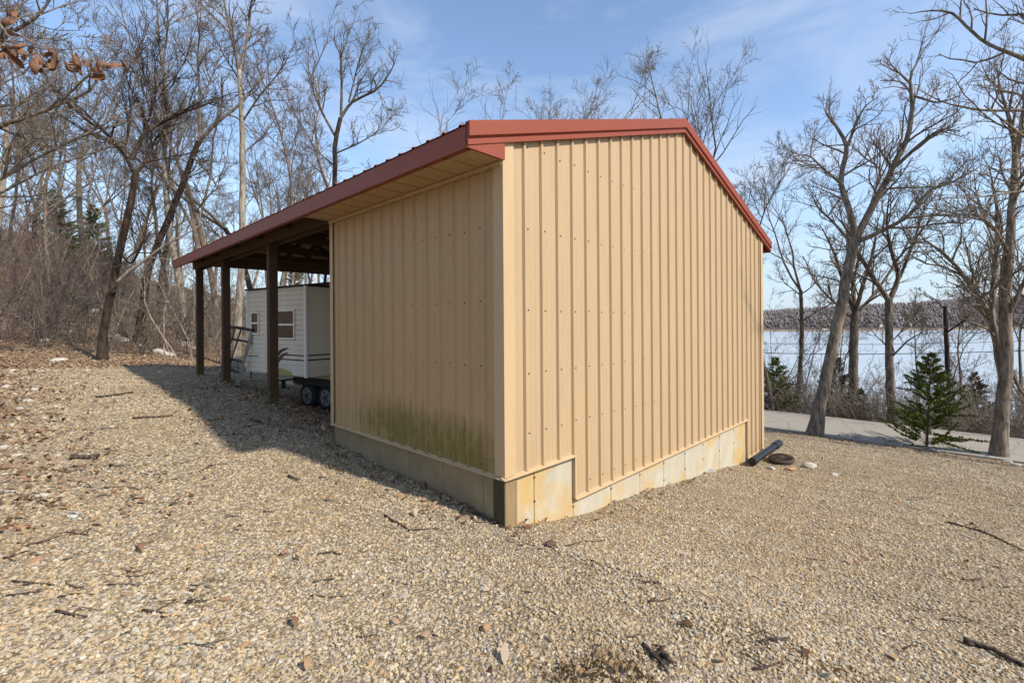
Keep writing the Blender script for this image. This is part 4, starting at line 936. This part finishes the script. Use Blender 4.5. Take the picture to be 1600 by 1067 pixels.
# ------------------------------------------------------------------ loose ground cover
rs = np.random.RandomState(11)
def scatter(n, dens):                         # random ground points seen from around the camera, thinner with distance
    Y = 1.2+17*rs.rand(n)**dens; u = rs.uniform(-1.42, 1.22, n); return u*Y+rs.uniform(-.6, .6, n), Y
def stones(name, X, Y, smin, smax, label):
    lx, ly = loc(X, Y); k = ~((lx > -.03) & (lx < W_) & (ly > -.03) & (ly < LW)) & (lx < 13.7); X, Y = X[k], Y[k]
    n = len(X); Z = ground(X, Y); me = bpy.data.meshes.new(name); me.vertices.add(n)
    s = rs.uniform(0, 1, n)**1.8*(smax-smin)+smin; s *= 1+.045*np.clip(Y-3, 0, 15)
    me.vertices.foreach_set('co', np.stack([X, Y, Z+s*.12], -1).astype(np.float32).ravel())
    S = np.stack([s*rs.uniform(.8, 1.5, n), s*rs.uniform(.7, 1.1, n), s*rs.uniform(.4, .75, n)], -1)
    R = np.stack([rs.normal(0, .3, n), rs.normal(0, .3, n), rs.uniform(0, 6.3, n)], -1)
    for nm, a in (('scl', S), ('rot', R)): t = me.attributes.new(nm, 'FLOAT_VECTOR', 'POINT'); t.data.foreach_set('vector', a.astype(np.float32).ravel())
    o = link(name, me); ng = bpy.data.node_groups.new(name, 'GeometryNodeTree')
    ng.interface.new_socket('Geometry', in_out='INPUT', socket_type='NodeSocketGeometry'); ng.interface.new_socket('Geometry', in_out='OUTPUT', socket_type='NodeSocketGeometry')
    G = ng.nodes; L = ng.links; gi, go = G.new('NodeGroupInput'), G.new('NodeGroupOutput'); jn = G.new('GeometryNodeJoinGeometry')
    for i in range(5):
        ic = G.new('GeometryNodeMeshIcoSphere'); ic.inputs['Radius'].default_value = .5; ic.inputs['Subdivisions'].default_value = 2
        sp = G.new('GeometryNodeSetPosition'); nz = G.new('ShaderNodeTexNoise'); nz.inputs['Scale'].default_value = 1.7+.3*i; nz.inputs['Detail'].default_value = 1; nz.noise_dimensions = '4D'; nz.inputs['W'].default_value = i*7.3
        sb = G.new('ShaderNodeVectorMath'); sb.operation = 'SUBTRACT'; sb.inputs[1].default_value = (.5, .5, .5); ml = G.new('ShaderNodeVectorMath'); ml.operation = 'SCALE'; ml.inputs['Scale'].default_value = .9
        L.new(ic.outputs['Mesh'], sp.inputs['Geometry']); L.new(nz.outputs['Color'], sb.inputs[0]); L.new(sb.outputs[0], ml.inputs[0]); L.new(ml.outputs[0], sp.inputs['Offset'])
        sm = G.new('GeometryNodeSetMaterial'); sm.inputs['Material'].default_value = M['stone']; ti = G.new('GeometryNodeGeometryToInstance')
        L.new(sp.outputs[0], sm.inputs['Geometry']); L.new(sm.outputs[0], ti.inputs[0]); L.new(ti.outputs[0], jn.inputs[0])
    ip = G.new('GeometryNodeInstanceOnPoints'); ip.inputs['Pick Instance'].default_value = True
    for nm in ('scl', 'rot'):
        na = G.new('GeometryNodeInputNamedAttribute'); na.data_type = 'FLOAT_VECTOR'; na.inputs['Name'].default_value = nm; L.new(na.outputs['Attribute'], ip.inputs['Scale' if nm == 'scl' else 'Rotation'])
    rd = G.new('FunctionNodeRandomValue'); rd.data_type = 'INT'; rd.inputs[4].default_value = 0; rd.inputs[5].default_value = 4; L.new(rd.outputs[2], ip.inputs['Instance Index'])
    L.new(gi.outputs[0], ip.inputs['Points']); L.new(jn.outputs[0], ip.inputs['Instance']); L.new(ip.outputs[0], go.inputs[0])
    md = o.modifiers.new('scatter', 'NODES'); md.node_group = ng
    tagp(o, label, 'gravel', kind='stuff')
X, Y = scatter(390000, 1.2); lf = leafiness(X, Y)
fines = .5+.5*np.sin(X*1.3+1.7*np.sin(Y*.9))*np.sin(Y*1.1+1.3*np.sin(X*.7)); fines = np.clip(fines*1.6-.75, 0, 1)      # packed patches where few stones lie
k = rs.rand(len(X)) > np.maximum(lf*.75, fines*.62)
stones('gravel', X[k], Y[k], .008, .025, 'tan and grey crushed gravel covering the yard')
def leaves(name, X, Y, smin, smax, mat, label, lift=.012, cat='leaves'):
    n = len(X); Z = ground(X, Y)+lift; s = rs.uniform(smin, smax, n); a = rs.uniform(0, 6.283, n); tx, ty = rs.normal(0, .4, n), rs.normal(0, .4, n); cu = rs.uniform(-.1, .5, n)
    T = np.array([(-.5, 0, 0), (-.1, -.27, 1), (-.1, .27, 1), (.3, -.2, .8), (.3, .2, .8), (.5, 0, .3)]); ca, sa = np.cos(a), np.sin(a)
    x = T[None, :, 0]*s[:, None]; y = T[None, :, 1]*s[:, None]; z = T[None, :, 2]*cu[:, None]*s[:, None]+x*tx[:, None]+y*ty[:, None]
    V = np.stack([X[:, None]+x*ca[:, None]-y*sa[:, None], Y[:, None]+x*sa[:, None]+y*ca[:, None], Z[:, None]+z+np.abs(tx*s*.35)[:, None]], -1).reshape(-1, 3)
    b = np.arange(n)[:, None]*6; tri = np.concatenate([b+np.array([[0, 1, 2]]), b+np.array([[3, 5, 4]])]); qd = b+np.array([[1, 3, 4, 2]])
    me = mesh_np(name, V, [tri, qd]); t = me.attributes.new('rnd', 'FLOAT', 'POINT'); t.data.foreach_set('value', np.repeat(rs.rand(n), 6).astype(np.float32))
    tagp(link(name, me, None, mat), label, cat, kind='stuff')
X = []; Yv = []
n = 240000; Y = 1.6+34*rs.rand(n)**1.1; u = rs.uniform(-1.45, 1.2, n); X = u*Y; lx, ly = loc(X, Y)
lf = leafiness(X, Y); wall = .5*np.exp(-np.clip(-lx, 0, 9)/.16)*((lx < 0) & (ly > .3) & (ly < 3.5)) + .3*np.exp(-np.clip(-ly, 0, 9)/.12)*((ly < 0) & (lx > 0) & (lx < 7))
k = (rs.rand(n) < np.maximum(np.maximum(lf*.5, wall), .005+.05*sstep(-1.5, -5, lx)*sstep(0, 5, ly))) & ~((lx > -.02) & (lx < W_) & (ly > -.02) & (ly < LW)) & ((lx < 13.7) | (lx > 17.3))
leaves('leaf_litter', X[k], Y[k], .03, .08, M['litter'], 'brown fallen oak leaves over the woodland floor and gravel margins')
# dry grass tuft and road-edge weeds
def blades(name, pts, hgt, n, spread, mat, label, cat):
    V, F_, C = [], [], []
    for (X, Y) in pts:
        for i in range(n):
            x, y = X+rs.normal(0, spread), Y+rs.normal(0, spread); z = gz(x, y); a = rs.rand()*6.283; l = hgt*rs.uniform(.5, 1.3); t = rs.uniform(.2, 1.0); wd = .0022; nn = len(V)
            dx, dy = math.cos(a), math.sin(a); V += [(x-dy*wd, y+dx*wd, z), (x+dy*wd, y-dx*wd, z), (x+dx*l*t*.5, y+dy*l*t*.5, z+l*.6), (x+dx*l*t, y+dy*l*t, z+l*(.9-.6*t))]
            F_ += [(nn, nn+1, nn+2), (nn+1, nn+3, nn+2)]; C += [rs.rand()]*4
    me = mesh_np(name, V, [F_]); a = me.attributes.new('rnd', 'FLOAT', 'POINT'); a.data.foreach_set('value', np.array(C, np.float32)); tagp(link(name, me, None, mat), label, cat, kind='stuff')
def gpt(px, py):                               # where the sight line through a pixel meets the ground
    u, v = ray(px, py); lo_, hi_ = .8, 60
    for Yt in np.arange(.8, 60, .1):
        if v*Yt+H < gz(u*Yt, Yt): hi_ = Yt; break
        lo_ = Yt
    for _ in range(25):
        m_ = (lo_+hi_)/2
        if v*m_+H < gz(u*m_, m_): hi_ = m_
        else: lo_ = m_
    return u*hi_, hi_
blades('dry_grass', [gpt(905, 1050), gpt(935, 1035), gpt(960, 1045), gpt(1000, 1058), gpt(890, 1062)], .05, 55, .05, M['grass'], 'tuft of dry brown grass growing through the gravel', 'grass')
blades('roadside_weeds', [gpt(1385, 690), gpt(1392, 688), gpt(1490, 703), gpt(1480, 700), gpt(1430, 700), gpt(1330, 683)], .12, 50, .16, M['weed'], 'low green weeds along the near road edge', 'weeds')

# ------------------------------------------------------------------ sticks, rocks and yard things
def stick(pts, r, name='fallen_stick', mat=None, label=None, group=None):
    W3 = []
    for i, (px, py) in enumerate(pts): X, Y = gpt(px, py); W3.append(Vector((X, Y, gz(X, Y)+r*.9+RND.uniform(0, .008))))
    P = []
    for a, b in zip(W3, W3[1:]):
        for j in range(3): t = j/3; p = a.lerp(b, t); p.z = gz(p.x, p.y)+r*.9+.006*RND.random(); p.x += RND.uniform(-1, 1)*r*.5; P.append(p)
    P.append(W3[-1]); base = P[0].copy(); n = len(P)
    mb = MB().tube([p-base for p in P], [r*(1-.5*i/n)*RND.uniform(.85, 1.15) for i in range(n)], 6)
    if n > 6 and RND.random() < .6: q_ = P[n//2]-base; mb.tube([q_, q_+Vector((RND.uniform(-.1, .1), RND.uniform(-.06, .1), .012)), q_+Vector((RND.uniform(-.2, .2), RND.uniform(-.05, .16), .004))], [r*.5, r*.4, r*.2], 5)
    o = mb.build(name, mat or M['stick'], None, True); o.location = base; tagp(o, label, 'stick', group); return o
spec = [([(600, 806), (640, 830), (690, 826)], .008, 'crooked thin stick lying just off the shed corner'), ([(745, 803), (775, 818), (792, 828)], .011, 'pale stick lying along the foot of the shaded wall'),
        ([(1505, 1003), (1550, 1018), (1600, 1043)], .018, 'long grey branch lying on the gravel'), ([(1510, 1008), (1535, 1012)], .013, 'short peeled stick beside the long grey branch'),
        ([(1480, 817), (1530, 830), (1600, 862)], .011, 'long thin dark stick on the gravel facing the road'), ([(1005, 1010), (1025, 1030), (1042, 1052)], .013, 'dark bent stick beside the dry grass tuft'),
        ([(1030, 1022), (1050, 1040)], .018, 'rotten chunk of wood beside the bent stick'), ([(108, 718), (155, 716)], .028, 'thick dark log piece on the gravel'),
        ([(207, 655), (245, 653), (270, 650)], .016, 'dark stick lying at the shadow edge'), ([(150, 622), (185, 618), (208, 614)], .02, 'short branch among leaves left of the drive'),
        ([(392, 658), (408, 661)], .02, 'stub of wood in the carport shade'), ([(450, 745), (466, 751)], .014, 'dark stub of wood on sunny gravel by the shadow')]
for p, r, lb in spec: stick(p, r, label=lb)
# strewn twigs no one could tell apart
for i in range(64):
    px, py = RND.uniform(0, 1600), RND.uniform(735, 1060)
    if i < 22: px, py = RND.uniform(0, 520), RND.uniform(600, 1000)
    if 520 < px < 1200 and py < 850: continue
    L = RND.uniform(15, 70); a = RND.uniform(-.6, .6); pts = [(px, py), (px+L*.5, py+L*.5*a*.5+RND.uniform(-4, 4)), (px+L, py+L*a*.5)]
    stick(pts, RND.uniform(.0035, .008), 'fallen_twig', None, 'thin dark twig lying on the gravel', 'twigs strewn over the gravel')
def rock_mesh(seed):
    bm = bmesh.new(); bmesh.ops.create_icosphere(bm, subdivisions=2, radius=.5); rg = np.random.RandomState(seed)
    dirs = rg.normal(0, 1, (9, 3)); dirs /= np.linalg.norm(dirs, axis=1, keepdims=True); off = rg.uniform(.27, .46, 9)
    for v in bm.verts:
        p = np.array(v.co)
        for d, o_ in zip(dirs, off):
            e = p@d-o_
            if e > 0: p = p-d*e
        v.co = p+rg.normal(0, .012, 3)
    me = bpy.data.meshes.new('rock'); bm.to_mesh(me); bm.free(); return me
RK_ = [rock_mesh(i) for i in range(6)]
def rock(px, py, size, mat, label, group=None, flat=.55, k=None):
    X, Y = gpt(px, py); o = bpy.data.objects.new('rock', RK_[(k if k is not None else RND.randrange(6))]); COL.objects.link(o)
    if not o.data.materials: o.data.materials.append(M['rock'])
    o.material_slots[0].link = 'OBJECT'; o.material_slots[0].material = M[mat]
    o.scale = (size*RND.uniform(.9, 1.3), size*RND.uniform(.7, 1), size*flat); o.rotation_euler = (RND.uniform(-.2, .2), RND.uniform(-.2, .2), RND.uniform(0, 6.3)); o.location = (X, Y, gz(X, Y)+size*flat*.22)
    tagp(o, label, 'rock', group); return o
rock(759, 983, .065, 'rock_orange', 'rust-orange fist-sized rock alone on the gravel', flat=.8); rock(861, 852, .10, 'rock_brown', 'dark brown lump of rock off the shed corner')
rock(1266, 729, .22, 'rock', 'chunky white rock beside the iron lid', flat=.5); rock(1304, 742, .14, 'rock', 'flat white stone out on the gravel past the lid', flat=.35)
rock(1236, 735, .20, 'rock_orange', 'orange rock in front of the iron lid', flat=.5); rock(1205, 733, .14, 'rock', 'pale rock wedged beside the black pipe')
rock(116, 807, .12, 'rock', 'jagged white rock on the leaf-strewn gravel', flat=.5); rock(36, 824, .09, 'rock_orange', 'flat orange rock on the leaf-strewn gravel', flat=.4); rock(54, 878, .075, 'rock_orange', 'small rust-coloured rock below the flat orange one')
rock(884, 800, .12, 'rock_grey', 'grey rock at the foot of the stepped foundation'); rock(1108, 737, .18, 'rock_grey', 'dark grey rock against the foundation wall', flat=.4); rock(1090, 740, .12, 'rock_brown', 'brown rock against the foundation wall', flat=.5)
rock(66, 775, .10, 'rock', 'pale rock near the thick dark log', flat=.4); rock(254, 797, .055, 'rock', 'small white stone on sunny gravel'); rock(308, 857, .06, 'rock_orange', 'ochre stone near the middle of the gravel'); rock(380, 1010, .05, 'rock_orange', 'small round orange stone on the gravel')
rock(92, 565, .42, 'rock', 'broad white boulder at the edge of the woods', flat=.4)
for px, py, s in [(x_, y_, s_*.62) for x_, y_, s_ in [(30, 640, .16), (45, 628, .2), (88, 636, .15), (18, 665, .14), (60, 690, .12), (10, 605, .18), (120, 600, .14), (85, 668, .11), (8, 742, .10), (40, 592, .2), (250, 583, .2), (70, 655, .13), (105, 690, .08), (175, 668, .12), (140, 645, .1), (5, 700, .13), (28, 712, .10), (55, 610, .2), (150, 610, .14), (110, 625, .12), (20, 580, .2), (65, 582, .22), (135, 580, .2), (48, 660, .14), (92, 712, .1), (15, 770, .1), (75, 735, .08), (130, 760, .07)]]:
    rock(px, py, s, 'rock', 'pale angular stone on the leaf-strewn edge of the gravel', 'pale stones along the leaf-strewn margin', .6)
for px, py, s in [(178, 528, .55), (192, 534, .5), (33, 498, .7), (222, 542, .35), (248, 552, .5), (262, 556, .45), (290, 540, .6), (200, 487, .6), (140, 490, .8), (118, 470, .8), (70, 535, .4), (302, 545, .35), (400, 548, .35)]:
    rock(px, py, s, 'rock', 'pale boulder lying in the leaf litter of the woods', 'boulders on the woodland floor', .55)
for px, py, s in [(1410, 697, .22), (1425, 700, .2), (1455, 703, .25), (1465, 706, .2), (1500, 706, .28), (1520, 708, .35), (1535, 711, .3), (1545, 715, .25), (1575, 722, .22), (1590, 728, .2), (1352, 688, .2), (1380, 693, .18)]:
    rock(px, py, s, 'rock', 'weathered stone edging the gravel along the road', 'stones edging the road', .4)
# black drain pipe and iron lid at the far end of the foundation
a, b = gpt(1176, 729), gpt(1217, 712); pa = Vector((a[0], a[1], gz(*a)+.09)); pb = Vector((b[0], b[1], gz(*b)+.24))
pp = empty('drain_pipe', (a[0], a[1], gz(*a))); tagp(pp, 'black plastic drain pipe lying against the shed end', 'pipe'); off = Vector(pp.location)
dd = (pb-pa).normalized()
MB().tube([pa-off, pb-off], .062, 20).build('pipe', M['black_plastic'], pp, False)
MB().tube([pb-off-dd*.22, pb-off-dd*.02, pb-off+dd*.03], [.073, .073, .066], 20).build('coupling', M['black_plastic'], pp)
MB().tube([pa-off-dd*.02, pa-off+dd*.10], [.072, .072], 20).build('coupling', M['black_plastic'], pp)
c = gpt(1221, 722); lid = MB().tube([(0, 0, 0), (0, 0, .03), (0, 0, .045)], [.22, .22, .195], 26).tube([(0, 0, .046), (0, 0, .06)], [.06, .05], 10).build('iron_lid', M['rust'], None, bevel=0)
lid.location = (c[0], c[1], gz(*c)+.05); lid.rotation_euler = (.08, -.06, 0); tagp(lid, 'round rusty iron lid on the gravel beside the black pipe', 'lid')
rm = MB().tube([(0, 0, -.1), (0, 0, .045)], [.20, .195], 20).build('rim', M['rust'], lid)
# overhead wires past the road
for y0, y1, r, lb in ((551, 548, .02, 'lowest black utility wire strung in front of the lake'), (536, 533, .013, 'middle utility wire strung in front of the lake'), (504, 497, .012, 'top utility wire strung in front of the far hill')):
    A, B = at(1000, y0+2, 26), at(1900, y1-6, 21); P = []
    for i in range(25): t = i/24; p = A+(B-A)*t; p[2] -= .5*4*t*(1-t)-.35; P.append(Vector(p-A))
    o = MB().tube(P, r, 5).build('utility_wire', M['wire'], None); o.location = A; tagp(o, lb, 'wire')
# houses and docks on the far shore
def house(px, f, wd, hg, mat, label, dock=False):
    x, y, z = hill_z(px, f); e = empty('boat_dock' if dock else 'lake_house', (x, y, LAKE if dock else z), .4+px*.01); tagp(e, label, 'dock' if dock else 'house')
    if dock:
        e.location = (x*.985, y*.985, LAKE); MB().box((-wd/2, -5, .1), (wd/2, 5, .7)).build('deck', M['house_tan'], e)
        for sx in (-1, 1):
            for sy in (-4.5, 4.5): MB().box((sx*wd*.45-.2, sy-.2, .7), (sx*wd*.45+.2, sy+.2, hg)).build('post', M['house_white'], e)
        MB().hexa([(-wd/2-.5, -5.5, hg), (wd/2+.5, -5.5, hg), (wd/2+.5, 5.5, hg), (-wd/2-.5, 5.5, hg)], [(-wd/2, -1, hg+1.2), (wd/2, -1, hg+1.2), (wd/2, 1, hg+1.2), (-wd/2, 1, hg+1.2)]).build('roof', M['house_white'], e); return
    wl = MB().box((-wd/2, -4.5, -2), (wd/2, 4.5, hg)).build('wall', M[mat], e)
    MB().hexa([(-wd/2-.6, -5.2, hg), (wd/2+.6, -5.2, hg), (wd/2+.6, 5.2, hg), (-wd/2-.6, 5.2, hg)], [(-wd/2-.3, -.2, hg+3), (wd/2+.3, -.2, hg+3), (wd/2+.3, .2, hg+3), (-wd/2-.3, .2, hg+3)]).build('roof', M['roof_grey'], e)
    for i in range(3): MB().box((-wd/2+wd*(.2+.3*i)-.8, -4.56, hg*.35), (-wd/2+wd*(.2+.3*i)+.8, -4.5, hg*.75)).build('window', M['glass'], e)
house(1505, .14, 18, 6, 'house_white', 'white lake house on the far shore right of the snag'); house(1450, .15, 11, 5, 'house_white', 'small white house on the far shore between the trunks'); house(1462, .16, 10, 5, 'house_tan', 'tan house on the far shore between the trunks')
house(1418, .13, 12, 5, 'house_tan', 'tan house on the far shore next to a trunk'); house(1372, .14, 13, 5, 'house_white', 'white house on the far shore beside the V-forked tree'); house(1575, .15, 14, 6, 'house_tan', 'tan house on the far shore behind the oak stems')
house(1286, .0, 22, 4, 'house_white', 'white-roofed boat dock across the lake left of the leaning oak', True); house(1338, .0, 20, 4, 'house_white', 'white-roofed boat dock across the lake behind the upswept tree', True)
